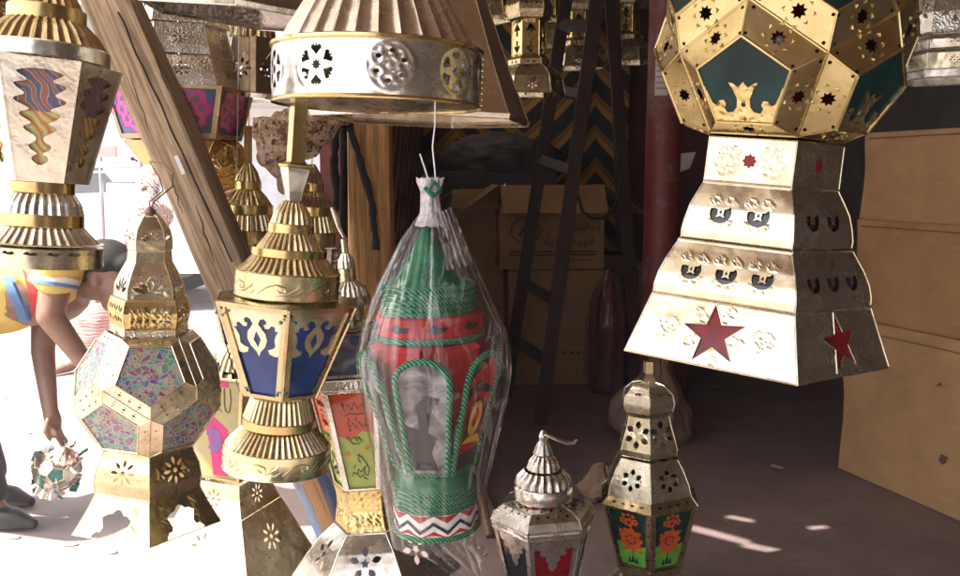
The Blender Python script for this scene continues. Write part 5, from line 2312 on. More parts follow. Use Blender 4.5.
glazed(t_, 6, rM, F.r(52), F.z(532, 52), F.r(33), F.z(610, 33), (.010, .008, .014), SILVER_E, lambda k: REDG if k % 2 == 0 else BLACKG, orn=lambrequin, post=.003)
f = MB()
tier(f, 6, rM, F.p([(48, 641), (46, 630), (34, 618), (33, 610)]), bead=.0015)
part('foot', f, SILVER, t_)

# ------------------------------------------------------------------ brass lantern with flower glass on the floor
YN = 2.62
F = Fr(648, YN, 614, .5)
F.o.z = .008
t_ = thing('floor_lantern', 'brass lantern with orange flower glass standing on the floor in front of the rag heap', 'lantern', F.o, F.rot(), 'lanterns standing on the floor')
rN = R(33)


def stars(L, w_, k):
    return [leaf(0, L * .5, R(90 + 60 * j), L * .12, L * .30, L * .065) for j in range(6)]


f = MB()
tier(f, 6, rN, F.p([(27, 412), (29, 404), (27, 395), (18, 386), (6, 382)]), lambda L, w_, k: [leaf(s * w_ * .12, L * .45, R(90 + s * 35), 0, L * .12, L * .035) for s in (-1, 1)], .008, bead=.0014)
part('cap', f, PALE_E, t_)
f = MB()
tier(f, 6, rN, F.p([(31, 456), (32, 450), (29, 438), (25, 426), (23, 416), (27, 412)]), stars, .008, ring_relief(curls(.02, .07, .012, 5, .002) + curls(-.02, .07, .012, 5, .002)), bead=.0014)
part('waist', f, PALE, t_)
f = MB()
tier(f, 6, rN, F.p([(47, 496), (44, 484), (38, 470), (32, 459)]), stars, .008, ring_relief(curls(.035, .06, .014, 5, .002) + curls(-.035, .06, .014, 5, .002)), bead=.0014)
part('shoulder', f, PALE_E, t_)
f = MB()
tier(f, 6, rN, F.p([(54, 505), (47, 496)]), lambda L, w_, k: [leaf(i * w_ * .2, L * .5, 0, -.008, .008, .003) for i in (-1.5, -.5, .5, 1.5)], None, bead=.0016)
part('rim', f, BRASS, t_)
FLG = glass_paint('night_green_glass', (.008, .040, .030), .3, 30)
FGR = glass_paint('grass_green_paint', (.14, .48, .06), .2, 30)
FOR = glass_paint('orange_flower_paint', (.66, .11, .025), .2, 30)


def flowers_glass(go, f, inset, L, wat, k):
    h = inset[2][1] - inset[0][1]
    y = lambda q: inset[0][1] + h * q
    wq = lambda q: inset[1][0] + (inset[2][0] - inset[1][0]) * q
    o = MB()
    plate(o, [(-wq(0), y(0)), (wq(0), y(0)), (wq(.40), y(.40)), (wq(.2) * .3, y(.34)), (-wq(.2) * .3, y(.36)), (-wq(.38), y(.42))], f, .0008, d0=-.0024)
    part('green_paint', o, FGR, go)
    o = MB()
    rf_ = wq(.5)
    bl = [(math.cos(a) * rf_ * (.70 + .08 * math.cos(9 * a)), y(.48) + math.sin(a) * rf_ * (.76 + .08 * math.cos(9 * a))) for a in np.linspace(0, 2 * PI, 54, endpoint=False)]
    plate(o, bl, f, .0008, [circ(0, y(.48), rf_ * .34, 16)] , d0=-.0015)
    plate(o, [(math.cos(a) * rf_ * (.26 + .05 * math.cos(6 * a)), y(.48) + math.sin(a) * rf_ * (.26 + .05 * math.cos(6 * a))) for a in np.linspace(0, 2 * PI, 30, endpoint=False)], f, .0008, d0=-.0015)
    for cx_, q, r_ in ((0, .80, .30), (-.40, .82, .20), (.40, .82, .20), (-.62, .62, .11), (.62, .62, .11), (-.55, .28, .12), (.55, .28, .12), (0, .24, .10), (-.3, .92, .12), (.3, .92, .12), (0, .94, .10)):
        plate(o, [(cx_ * rf_ + math.cos(a) * rf_ * r_ * (1 + .22 * math.cos(5 * a)), y(q) + math.sin(a) * rf_ * r_ * (1 + .22 * math.cos(5 * a))) for a in np.linspace(0, 2 * PI, 20, endpoint=False)], f, .0008, [circ(cx_ * rf_, y(q), rf_ * r_ * .35, 8)] if r_ > .15 else [], d0=-.0015)
    part('orange_flowers', o, FOR, go)
    o = MB()
    for cx_, q, s in ((0, .05, 1), (-.12, .04, .7), (.12, .04, .7)):
        plate(o, [(cx_ * rf_ * 2 - rf_ * .16 * s, y(q)), (cx_ * rf_ * 2 + rf_ * .16 * s, y(q)), (cx_ * rf_ * 2 + rf_ * .05, y(q + .10 * s)), (cx_ * rf_ * 2, y(q + .18 * s)), (cx_ * rf_ * 2 - rf_ * .05, y(q + .10 * s))], f, .0006, d0=-.0012)
    part('dark_leaves', o, FLG, go)


glazed(t_, 6, rN, F.r(54), F.z(504, 54), F.r(37), F.z(564, 37), (.008, .012, .016), BRASS, FLG, orn=flowers_glass, post=.004,
       rivets=lambda wb, wt, L: [leaf(s * ((wb + (wt - wb) * q) / 2 - .008), L * q, R(90), -.007, .007, .0024) for s in (-1, 1) for q in (.2, .4, .6, .8)])
f = MB()
tier(f, 6, rN, F.p([(50, 613), (46, 600), (36, 586), (32, 574), (37, 565)]), bead=.0015)
part('foot', f, PALE, t_)
f = MB()
tier(f, 4, R(15), F.p([(5, 397), (5, 362)]), bead=.001)
tier(f, 4, R(15), F.p([(9, 384), (7, 378), (5, 374)]))
part('handle', f, BRASS, t_)

# ------------------------------------------------------------------ row of brass lanterns hanging deep in the shop
YBK = 4.3


def arrows(L, w_, k):
    s = w_ * .30
    c_ = L * .5
    out = []
    for sg in (-1, 1):
        out.append([(0, c_ + sg * L * .36), (s, c_ + sg * L * .20), (s * .85, c_ + sg * L * .16), (s * .3, c_ + sg * L * .19), (s * .35, c_ + sg * L * .05), (-s * .35, c_ + sg * L * .05), (-s * .3, c_ + sg * L * .19), (-s * .85, c_ + sg * L * .16), (-s, c_ + sg * L * .20)][::sg])
    out += [circ(sx * s * 1.1, c_, s * .16, 6) for sx in (-1, 1)]
    return out


F = Fr(529, YBK, 60)
back_proto = thing('shop_lantern', 'brass lantern with arrow cut-outs, leftmost whole one of the row hanging deep in the shop', 'lantern', F.o, (0, 0, 0), 'brass lanterns hanging deep in the shop')
f = MB()
tier(f, 6, R(3), F.p([(20, 58), (17, 55), (17, 20), (20, 17)]), arrows, .02, bead=.003)
part('body', f, GOLD, back_proto)
f = MB()
tier(f, 6, R(3), F.p([(21, 17), (24, 8), (24, 2), (19, -6)]), lambda L, w_, k: [circ(i * w_ * .2, L * .6, .007, 6) for i in (-1, 0, 1)], None, bead=.003)
part('collar', f, BRASS_E, back_proto)
f = MB()
tier(f, 6, R(3), F.p([(21, 64), (21, 58)]), lambda L, w_, k: [circ(i * w_ * .14, L * .5, .007, 6) for i in (-1, 1)], None, bead=.002)
part('collar', f, BRASS_E, back_proto)
f = MB()
tier(f, 6, R(3), F.p([(37, 92), (34, 75)]), lambda L, w_, k: flower(0, L * .5, L * .34, 6, .16), None, bead=.003)
tier(f, 6, R(3), F.p([(34, 75), (27, 67), (21, 64)]), bead=.002)
part('foot', f, PALE, back_proto)
f = MB()
lathe(f, F.p([(19, -6), (12, -22), (3, -34)]), flutes=16, amp=.1, sub=3)
part('fluted_cap', f, BRASS, back_proto, 30)
f = MB()
tube(f, [(0, 0, F.z(-34)), (0, 0, 2.56 - F.o.z)], .004, 6)
part('wire', f, STEEL, back_proto)
for px, py, Y, lab in ((578, 42, 5.75, 'brass lantern hanging between the two near rails of the black ladder'),
                       (626, 36, 5.65, 'brass lantern hanging between the ladder and the red post'),
                       (481, -14, 4.5, 'brass lantern mostly hidden behind the flared dull skirt, left end of the deep row'),
                       (551, 20, 6.0, 'dim brass lantern farthest back, just right of the leftmost whole one')):
    r_ = back_proto.copy()
    COL.objects.link(r_)
    r_.location = W(px, py, Y)
    r_.rotation_euler = (0, 0, R(random.uniform(-20, 20)))
    r_['label'] = lab
    for ch in list(back_proto.children):
        c_ = ch.copy()
        COL.objects.link(c_)
        c_.parent = r_

# silver lantern at the right edge
F = Fr(948, 2.05, 50)
t_ = thing('square_lantern', 'dull silver lantern with a pale brass band hanging at the top right edge', 'lantern', F.o, F.rot(0, 3), 'hanging tin lanterns')
for nm, prof, mt in (('foot_band', [(57, 76), (57.5, 68)], SILVER), ('foot_band', [(53, 68), (54, 51)], PALE), ('tier', [(46, 47), (48, 38), (45, 32)], SILVER), ('tier', [(46, 30), (44, 10), (34, -14)], SILVER_E)):
    f = MB()
    tier(f, 6, R(9), F.p(prof), (lambda L, w_, k: flower(0, L * .5, L * .33, 6, .14)) if nm == 'tier' else (lambda L, w_, k: flower(0, L * .5, L * .3, 8, .12)) if mt is PALE else None, .008, bead=.0016)
    part(nm, f, mt, t_)
f = MB()
lathe(f, F.p([(34, -14), (20, -34), (4, -48)]), flutes=20, amp=.08, sub=3)
part('fluted_cap', f, SILVER, t_, 30)
wire_up(t_, F.z(-48), 2.6 - F.o.z, STEEL)

# ------------------------------------------------------------------ fabric lantern in its plastic bag
YL = 1.26
F = Fr(432, YL, 400, .7)
t_ = thing('fabric_lantern', 'red and green cloth lantern with rope edges and petal panels inside the clear bag', 'lantern', F.o, (0, R(-1.5), 0), 'hanging tin lanterns')
m, t, b = new_mat('green_rope')
v = obj_coords(t)
tc = N(t, 'ShaderNodeTexCoord')
wv = N(t, 'ShaderNodeTexWave', bands_direction='DIAGONAL')
wv.inputs['Scale'].default_value = 95
t.links.new(tc.outputs['Object'], wv.inputs['Vector'])
t.links.new(ramp(t, wv.outputs['Fac'], [(.1, (.005, .05, .022)), (.6, (.022, .24, .10)), (1, (.09, .38, .20))]), b.inputs['Base Color'])
b.inputs['Roughness'].default_value = .45
bump(t, b, wv.outputs['Fac'], .8, .003)
ROPE = m
REDC = plain('red_cloth', (.36, .016, .013), .7, .3, 22, .3)
GREENC = plain('green_cloth', (.008, .12, .05), .6, .35, 22, .3)
GREYW = smear('smoky_printed_window', (.025, .024, .026), (.15, .145, .15), (.34, .33, .34))
YEL = plain('yellow_print', (.60, .36, .03), .6, .15, 30, .1)
BLK = plain('black_print', (.02, .017, .018), .6, .2, 30, .1)
WHT = plain('white_print', (.72, .70, .68), .7, .06, 30, .1)

f = MB()
lathe(f, curve_prof(F.p([(40, 287), (29, 275), (19, 258), (10, 240), (5, 228)])), 40)
part('cone', f, GREENC, t_, 60)


def rope_band(y0, y1, hw, n):
    f = MB()
    for i in range(n):
        y = y0 + (y1 - y0) * (i + .5) / n
        rr = F.r((y1 - y0) / n / 2 * 1.05)
        lathe(f, [(F.r(hw) + rr * math.sin(a), F.z(y, hw) + rr * math.cos(a)) for a in np.linspace(0, 2 * PI, 9)], 56)
    return part('rope_band', f, ROPE, t_, 60)


rope_band(286, 317, 45, 5)
rope_band(337, 343, 53, 1)
f = MB()
Rr = F.r(54.4)
for k in range(9):
    a0 = 2 * PI * k / 9 + .2
    zz = F.z(327, 54)
    mp_ = lambda x, s, d: Vector(((Rr + d) * math.sin(a0 + x / Rr), -(Rr + d) * math.cos(a0 + x / Rr), zz + s))
    plate(f, [(-.014, -.002), (-.004, -.007), (.012, -.004), (.016, .003), (.004, .002), (-.006, .007)], mp_, .0008)
ROSE_MB = f
f = MB()
lathe(f, F.p([(50, 340), (54, 336), (54, 318), (46, 315)]), 48)
lathe(f, F.p([(46, 317), (30, 317)]), 48)
rb_ = part('red_band', f, REDC, t_, 35)
part('black_print', ROSE_MB, BLK, rb_)
f = MB()
tier(f, 6, R(24), F.p([(36, 470), (48, 420), (62, 348), (50, 340)]), None, .01)
bd = part('body', f, REDC, t_, 20)
for k in range(6):
    az = R(26) + 2 * PI * k / 6
    cs_ = math.cos(PI / 6)
    ab, at_ = F.r(37) * cs_, F.r(60.5) * cs_
    zb_, zt_ = F.z(468, 36), F.z(352, 60)
    L = math.hypot(at_ - ab, zt_ - zb_)
    fm = facing(az, Vector((math.sin(az) * ab, -math.cos(az) * ab, zb_)), math.atan2(at_ - ab, zt_ - zb_))
    h_ = F.r(17)
    f = MB()
    plate(f, [(-h_ * .9, L * .05), (h_ * .7, L * .08), (h_ * .3, L * .22), (h_ * .9, L * .30), (h_ * .2, L * .42), (-h_ * .2, L * .30), (-h_ * .9, L * .20)], fm, .001, d0=.0015)
    plate(f, [(-h_ * 1.1, L * .55), (0, L * .62), (h_ * 1.2, L * .56), (h_ * 1.2, L * .62), (0, L * .72), (-h_ * 1.1, L * .63)], fm, .001, d0=.0015)
    part('black_print', f, BLK, bd)
    f = MB()
    plate(f, [(-h_ * .7, L * .24), (-h_ * .1, L * .34), (-h_ * .2, L * .44), (-h_ * .8, L * .36)], fm, .001, d0=.0028)
    plate(f, [(h_ * .4, L * .42), (h_ * 1.0, L * .40), (h_ * .9, L * .50)], fm, .001, d0=.0028)
    part('yellow_print', f, YEL, bd)
# lower dome, rope band, zigzag foot
f = MB()
lathe(f, curve_prof(F.p([(40, 488), (36, 476), (29, 466), (20, 458)])), 48)
lathe(f, F.p([(40, 512), (39, 488)]), 48)
part('lower_dome', f, GREENC, t_, 60)
f = MB()
Rz = F.r(43.5)
z0_, z1_ = F.z(533, 43), F.z(511, 43)
Hz = z1_ - z0_
cyl = lambda x, s, d: Vector(((Rz + d) * math.sin(x / Rz), -(Rz + d) * math.cos(x / Rz), z0_ + s))
lathe(f, [(Rz, z0_), (Rz, z1_)], 60)
ft = part('foot_band', f, WHT, t_, 40)


def zig(c0, c1, wd):
    n = 10
    pts_u, pts_d = [], []
    for i in range(2 * n + 1):
        x = -PI * Rz + 2 * PI * Rz * i / (2 * n)
        y = Hz * (c0 if i % 2 else c1)
        pts_u.append((x, y + wd / 2))
        pts_d.append((x, y - wd / 2))
    return pts_u + pts_d[::-1]


for nm, c0, c1, wd, mt, dd in (('red_zigzag', .80, 1.15, .010, REDC, .0012), ('black_zigzag', .22, .66, .0055, BLK, .0018), ('red_zigzag', -.12, .22, .006, REDC, .0012)):
    f = MB()
    q_ = [(x, min(max(y, 0), Hz)) for x, y in zig(c0, c1, wd)]
    V_, Fc = cdt(q_, (), .004)
    f.add([cyl(x, y, dd) for x, y in V_], Fc)
    part(nm, f, mt, ft)
rope_band(488, 513, 41, 5)
rope_band(532, 538, 43, 1)
# six petal panels leaning outward
for k in range(6):
    az = R(-4) + 2 * PI * k / 6
    ab, at_ = F.r(33), F.r(69)
    zb_, zt_ = F.z(470, 33), F.z(352, 69)
    L = math.hypot(at_ - ab, zt_ - zb_)
    fm = facing(az, Vector((math.sin(az) * ab, -math.cos(az) * ab, zb_)), math.atan2(at_ - ab, zt_ - zb_))
    hw0, hw1 = F.r(18), F.r(26)
    out = [(-hw0, 0), (hw0, 0), (hw1, L * .78)]
    arch = [(hw1 * math.cos(a), L * .80 + hw1 * .85 * math.sin(a)) for a in np.linspace(0.05, PI - .05, 15)]
    out = out + arch + [(-hw1, L * .78)]
    window = k in (0, 5, 3)
    f = MB()
    plate(f, out, fm, .004, d0=.001)
    pn = part('petal_panel', f, GREYW if window else REDC, t_)
    f = MB()
    tube(f, [fm(x, y, .004) for x, y in out + out[:1]], F.r(3.2), 8)
    part('rope_edge', f, ROPE, pn, 60)
    if not window:
        f = MB()
        plate(f, [(-hw0, L * .02), (hw0, L * .02), (hw0 * 1.1, L * .18), (-hw0 * 1.1, L * .14)], fm, .0008, d0=.0055)
        plate(f, circ(0, L * .42, hw0 * .80, 18, L * .20), fm, .0008, [circ(0, L * .44, hw0 * .62, 16, L * .155)], d0=.0055)
        plate(f, [(-hw1, L * .60), (-hw1 * .3, L * .68), (hw1 * .9, L * .62), (hw1 * .9, L * .66), (-hw1 * .2, L * .76), (-hw1, L * .68)], fm, .0008, d0=.0055)
        plate(f, [(-hw1 * .9, L * .78), (0, L * .90), (hw1 * .4, L * .95), (-hw1 * .6, L * .92)], fm, .0008, d0=.0055)
        part('black_print', f, BLK, pn)
        f = MB()
        plate(f, circ(0, L * .44, hw0 * .58, 16, L * .145), fm, .0008, [circ(0, L * .45, hw0 * .30, 12, L * .085)], d0=.0055)
        plate(f, [(-hw0 * .9, L * .26), (hw0 * .9, L * .22), (hw0 * .5, L * .30), (-hw0 * .4, L * .30)], fm, .0008, d0=.0068)
        part('yellow_print', f, YEL, pn)
    else:
        f = MB()
        plate(f, [(-hw0 * .8, L * .05), (hw0 * .5, L * .05), (hw0 * .2, L * .2), (hw0 * .55, L * .33), (hw0 * .1, L * .38), (hw0 * .3, L * .55), (hw1 * .6, L * .66), (hw1 * .1, L * .70), (-hw1 * .3, L * .62), (-hw0 * .35, L * .4), (-hw1 * .8, L * .45)], fm, .0008, d0=.0055)
        part('dark_print', f, BLK, pn)

# the clear bag
F2 = Fr(432, YL, 400)
bag = thing('plastic_bag', 'clear plastic bag tied at the neck round the cloth lantern, its tail hanging down', 'plastic bag', F2.o, (0, 0, 0))
rows = [(176, 424, 441), (181, 421, 444), (188, 421, 444), (200, 423, 441), (214, 421, 445), (224, 414, 452), (238, 404, 462), (258, 394, 472), (280, 383, 482), (305, 371, 493), (330, 360, 504), (350, 355, 509), (375, 355, 509), (405, 360, 504), (440, 367, 496), (475, 376, 488), (505, 383, 481), (528, 387, 478), (540, 389, 474)]
ys = [r_[0] for r_ in rows]
f = MB()
NS, NR = 150, 96
vs_ = []
for j in range(NR + 1):
    y = 176 + (540 - 176) * j / NR
    xl, xr = float(np.interp(y, ys, [r_[1] for r_ in rows])), float(np.interp(y, ys, [r_[2] for r_ in rows]))
    cx_, hw = (xl + xr) / 2, (xr - xl) / 2
    dep = hw * (1.0 if y < 230 else .95)
    for i in range(NS):
        a = 2 * PI * i / NS
        s, c = math.sin(a), math.cos(a)
        near = math.exp(-max(0, y - 215) / 70)
        k1 = noise.noise((s * 3.2, c * 3.2, y * .004)) * .10
        k2 = (1 - 2.2 * abs(noise.noise((s * 6.5 + 9, c * 6.5, y * .006 + s)))) * (.035 + .10 * near)
        k3 = noise.noise((s * 3, c * 3, y * .030)) * .035
        q_ = 1 + k1 + k2 + k3 - .02
        if y < 222:
            q_ = 1 + .22 * noise.noise((s * 3, c * 3, y * .06)) + .10 * noise.noise((s * 7, c * 7, y * .12))
        x_ = F2.r(cx_ - 432) + F2.r(hw) * s * min(q_, 1.05)
        y_ = -F2.r(dep) * c * q_
        vs_.append((x_, y_, F2.z(y)))
fs_ = [(j * NS + i, (j + 1) * NS + i, (j + 1) * NS + (i + 1) % NS, j * NS + (i + 1) % NS) for j in range(NR) for i in range(NS)]
f.add(vs_, fs_)
part('bag_film', f, WRAP, bag, 180)
# scraps on the shop floor
for i, (px, py) in enumerate(((716, 388), (860, 455), (778, 470))):
    g_ = ground_at(px, py)
    f_ = MB()
    plate(f_, [(-.03, -.012), (.028, -.016), (.034, .008), (-.01, .016)], lambda x, y, d: Vector((x, y, d + .004 * math.sin(x * 80))), .001)
    o_ = part('paper_scrap', f_, plain('scrap_paper', (.45, .42, .40), .8, .2, 30, 0))
    o_.location = g_ + Vector((0, 0, .014))
    o_.rotation_euler = (0, 0, i * 1.3)
    tag(o_, ('small white paper scrap on the dim floor under the star skirt', 'small paper scrap on the floor by the tan bottom carton', 'small paper scrap lying in the middle of the dim floor')[i], 'paper', 'scraps on the shop floor')
# open tail at the bottom right and the loose flap at the neck
f = MB()


def crumple(f, quad, nx, ny, amp, seed, dy=0.0):
    A_, B_, C_, D_ = [Vector(q) for q in quad]
    vs_ = []
    for j in range(ny + 1):
        for i in range(nx + 1):
            u, v = i / nx, j / ny
            p_ = A_.lerp(B_, u).lerp(D_.lerp(C_, u), v)
            n_ = (1 - 2 * abs(noise.noise((u * 5 + seed, v * 1.5, seed)))) + .5 * noise.noise((u * 9, v * 7, seed))
            vs_.append(p_ + Vector((0, amp * n_ + dy, 0)))
    f.add(vs_, [(j * (nx + 1) + i, j * (nx + 1) + i + 1, (j + 1) * (nx + 1) + i + 1, (j + 1) * (nx + 1) + i) for j in range(ny) for i in range(nx)])


LP = lambda px, py, dy=0.0: W(px, py, YL + dy) - F2.o
for dy in (-.035, .0):
    f = MB()
    crumple(f, [LP(402, 536, -.03), LP(474, 520, -.01), LP(482, 564, -.03), LP(468, 573, -.05)], 26, 22, .010, 3 + dy * 40, dy)
    part('loose_film', f, WRAP, bag, 180)
    f = MB()
    crumple(f, [LP(436, 214, -.01), LP(452, 206, .0), LP(474, 262, -.03), LP(448, 268, -.06)], 18, 22, .006, 8 + dy * 30, dy)
    part('loose_film', f, WRAP, bag, 180)
f = MB()
tube(f, [LP(425, 188, -.02), LP(433, 197, -.028), LP(441, 189, -.02), LP(434, 182, -.02), LP(428, 191, -.025), LP(436, 196, -.025)], .0032, 6)
part('green_tie', f, GREENC, bag, 60)
f = MB()
nk_ = curve_prof([(13, 226), (9.5, 214), (8.5, 204), (8, 193), (10.5, 184), (11, 178)], 5)
lathe(f, [(F2.r(a_), F2.z(b_)) for a_, b_ in nk_], 40)
vv = []
for x, y, z in f.v:
    r_ = math.hypot(x, y)
    s, c_ = x / r_, y / r_
    q_ = 1 + .26 * (1 - 2.4 * abs(noise.noise((s * 2.6, c_ * 2.6, z * 9)))) + .16 * noise.noise((s * 5, c_ * 5, z * 40))
    vv.append((x * q_ + .002 * noise.noise((2, z * 50, 0)), y * q_, z + .003 * noise.noise((s * 3, c_ * 3, 4))))
f.v = vv
part('gathered_neck', f, plain('milky_plastic', (.52, .50, .50), .22, .35, 90, .9, .004, 120), bag, 70)
f = MB()
tube(f, [LP(436, 186, -.01), LP(435, 172, -.012), LP(432.5, 147, -.012), LP(435, 125, -.01), LP(435, 104, -.01), LP(436, 97, -.02), LP(438, 94, .0)], .0011, 6)
tube(f, [LP(430, 186, -.012), LP(426, 172, -.014), LP(420, 154, -.012)], .0011, 6)
part('wire', f, WIRE_W, bag, 60)

# ------------------------------------------------------------------ people
def bake(mb, voxel, smooth=6, extra=None):
    """close overlapping shapes into one continuous skin"""
    me = bpy.data.meshes.new('tmp')
    me.from_pydata(mb.v, [], mb.f)
    o = bpy.data.objects.new('tmp', me)
    COL.objects.link(o)
    md = o.modifiers.new('r', 'REMESH')
    md.mode = 'VOXEL'
    md.voxel_size = voxel
    if smooth:
        s = o.modifiers.new('s', 'SMOOTH')
        s.iterations = smooth
        s.factor = .5
    bpy.context.view_layer.update()
    e = o.evaluated_get(bpy.context.evaluated_depsgraph_get())
    m2 = e.to_mesh()
    out = MB()
    out.add([v_.co.copy() for v_ in m2.vertices], [list(p_.vertices) for p_ in m2.polygons])
    e.to_mesh_clear()
    bpy.data.objects.remove(o)
    bpy.data.meshes.remove(me)
    return out


def ball(f, c, r, seg=16):
    rx, ry, rz = r if isinstance(r, (tuple, list)) else (r, r, r)
    b = []
    for j in range(1, seg):
        p_ = PI * j / seg
        for i in range(seg * 2):
            a = PI * i / seg
            b.append((c[0] + rx * math.sin(p_) * math.cos(a), c[1] + ry * math.sin(p_) * math.sin(a), c[2] + rz * math.cos(p_)))
    n = seg * 2
    top, bot = len(b), len(b) + 1
    b += [(c[0], c[1], c[2] + rz), (c[0], c[1], c[2] - rz)]
    fs = [(j * n + i, (j + 1) * n + i, (j + 1) * n + (i + 1) % n, j * n + (i + 1) % n) for j in range(seg - 2) for i in range(n)]
    fs += [(top, i, (i + 1) % n) for i in range(n)] + [(bot, (seg - 2) * n + (i + 1) % n, (seg - 2) * n + i) for i in range(n)]
    f.add(b, fs)


def limb(f, pts, rad, seg=16):
    P = [Vector(p_) for p_ in pts]
    Q, rr = [], []
    for i in range(len(P) - 1):
        for k in range(8):
            t_ = k / 8
            Q.append(P[i].lerp(P[i + 1], t_))
            rr.append(rad[i] + (rad[i + 1] - rad[i]) * t_)
    Q.append(P[-1])
    rr.append(rad[-1])
    tube(f, Q, rr, seg)
    for p_, r_ in zip(P, rad):
        ball(f, p_, r_ * .99, 10)


m, t, b = new_mat('brown_skin')
v = obj_coords(t)
n1 = tnoise(t, v, 14, 5, .6)
t.links.new(ramp(t, n1, [(.3, (.19, .10, .068)), (.7, (.27, .15, .105))]), b.inputs['Base Color'])
b.inputs['Roughness'].default_value = .5
b.inputs['Subsurface Weight'].default_value = .08
b.inputs['Subsurface Radius'].default_value = (.01, .004, .002)
bump(t, b, tnoise(t, v, 180, 3), .15, .001)
SKIN = m
SHIRT_Y = plain('yellow_shirt', (.62, .46, .12), .85, .12, 12, .5, .01, 9)
STR_B = plain('blue_stripe', (.10, .20, .38), .85, .12, 20, .2)
STR_R = plain('red_stripe', (.45, .04, .035), .85, .12, 20, .2)
CUFF = plain('white_cuff', (.70, .70, .68), .85, .06, 20, .2)
HAIR = plain('black_hair', (.012, .010, .009), .7, .4, 90, .8, .004)
TROUS = plain('dark_trousers', (.05, .055, .07), .85, .2, 14, .4, .006)
SHOE = plain('black_leather', (.022, .020, .020), .4, .3, 25, .3, .004)

YP1 = 3.15
per = thing('person', 'person in a yellow shirt with blue and red stripes bending to lift a lantern', 'person', (0, 0, 0))
P = lambda x, y, dy=0.0: W(x, y, YP1 + dy)
head = P(108, 280, -.02)
f = MB()
# skull, face turned to the right and down, neck
fw = Vector((.86, -.12, -.50)).normalized()          # where the face looks
upv = Vector((.46, 0, .88)).normalized()
sd_ = fw.cross(upv).normalized()
H = lambda a, u_, s: head + fw * a + upv * u_ + sd_ * s
ball(f, H(-.02, .035, 0), (.095, .078, .092))
ball(f, H(.035, .0, 0), (.072, .066, .085))
ball(f, H(.055, -.055, 0), (.045, .05, .045))
limb(f, [H(.086, .015, 0), H(.108, -.022, 0)], [.010, .016])
for s in (-1, 1):
    ball(f, H(.078, .030, s * .032), (.016, .016, .012))
    ball(f, H(-.008, -.004, s * .078), (.020, .012, .030))
ball(f, H(.092, -.052, 0), (.012, .024, .009))
nk = P(80, 283, .02)
ch_ = P(52, 285, .06)
limb(f, [H(-.03, -.04, 0), nk, ch_], [.058, .060, .085])
pel = P(-88, 300, .08)
mid_ = P(-20, 290, .07)
limb(f, [ch_, mid_, pel], [.15, .15, .155])
# near arm (crosses in front) and far arm (reaches to the lantern)
shn = P(60, 262, -.12)
limb(f, [ch_, shn], [.11, .065])
eln = P(50, 316, -.16)
wrn = P(86, 364, -.14)
limb(f, [shn, eln, wrn], [.060, .047, .031])
shf = P(46, 288, .22)
limb(f, [ch_, shf], [.10, .06])
elf = P(43, 352, .16)
wrf = P(50, 409, .06)
limb(f, [shf, elf, wrf], [.055, .044, .029])
# hands
palm = P(53, 420, .05)
limb(f, [wrf, palm, P(54, 425, .05)], [.028, .032, .028])
for i, (dx, dy, tip) in enumerate(((-6, -.030, (60, 443)), (-2, -.012, (64, 446)), (3, .008, (66, 445)), (6, .026, (67, 441)))):
    a_ = P(54 + dx * .6, 426, .05 + dy)
    b_ = P(59 + dx * .5, 434, .04 + dy)
    c_ = P(tip[0], tip[1], .045 + dy)
    limb(f, [a_, b_, c_], [.0105, .0095, .0075], 8)
limb(f, [P(48, 420, .02), P(45, 431, .0), P(50, 440, .0)], [.012, .0105, .008], 8)
palm2 = P(95, 372, -.13)
limb(f, [wrn, palm2], [.030, .034])
for i in range(4):
    limb(f, [P(96 + i, 374, -.16 + i * .02), P(104 + i, 382 - i, -.16 + i * .02), P(106, 390 - i, -.15 + i * .02)], [.0105, .0095, .0075], 8)
limb(f, [P(93, 376, -.17), P(96, 386, -.18), P(101, 392, -.16)], [.012, .0105, .008], 8)
# legs off to the left
an1, an2 = ground_at(-2, 506), ground_at(-2, 528)
an1.z = an2.z = .09
kn1, kn2 = P(-40, 405, .12), P(-46, 410, -.12)
limb(f, [pel + Vector((0, .09, -.02)), kn1, an1 + Vector((-.03, 0, .02))], [.11, .075, .045])
limb(f, [pel + Vector((0, -.09, -.02)), kn2, an2 + Vector((-.03, 0, .02))], [.11, .075, .045])
limb(f, [an1 + Vector((-.03, 0, .02)), an1 + Vector((.05, -.01, -.05))], [.045, .03])
limb(f, [an2 + Vector((-.03, 0, .02)), an2 + Vector((.05, -.01, -.05))], [.045, .03])
part('body', bake(f, .0075, 5), SKIN, per, 180)
# shirt
f = MB()
limb(f, [P(66, 279, .04), P(50, 280, .06), mid_ + Vector((0, 0, .03)), pel + Vector((-.02, 0, 0))], [.09, .145, .165, .175], 24)
limb(f, [ch_, shn, shn.lerp(eln, .30)], [.13, .085, .072], 20)
limb(f, [ch_, shf, shf.lerp(elf, .30)], [.12, .08, .07], 20)
ball(f, P(-16, 316, .04), (.20, .10, .075))
g_ = bake(f, .010, 5)
g_.v = [tuple(Vector(q_) + Vector((0, -1, .3)) * .016 * (1 - 2.2 * abs(noise.noise(Vector((q_[0] * 5 + q_[2] * 3, q_[1] * 4, q_[2] * 11 - q_[0] * 4)))))) for q_ in g_.v]
part('shirt', g_, SHIRT_Y, per, 180)
# stripes and cuff wrap round the sleeve and the side of the shirt


def ring_strip(name, a, b_, r0, r1, wd, mat):
    f = MB()
    a, b_ = Vector(a), Vector(b_)
    d_ = (b_ - a).normalized()
    tube(f, [a, a + d_ * wd * .5, a + d_ * wd], [r0, (r0 + r1) / 2, r1], 28, cap=False)
    return part(name, f, mat, per, 60)


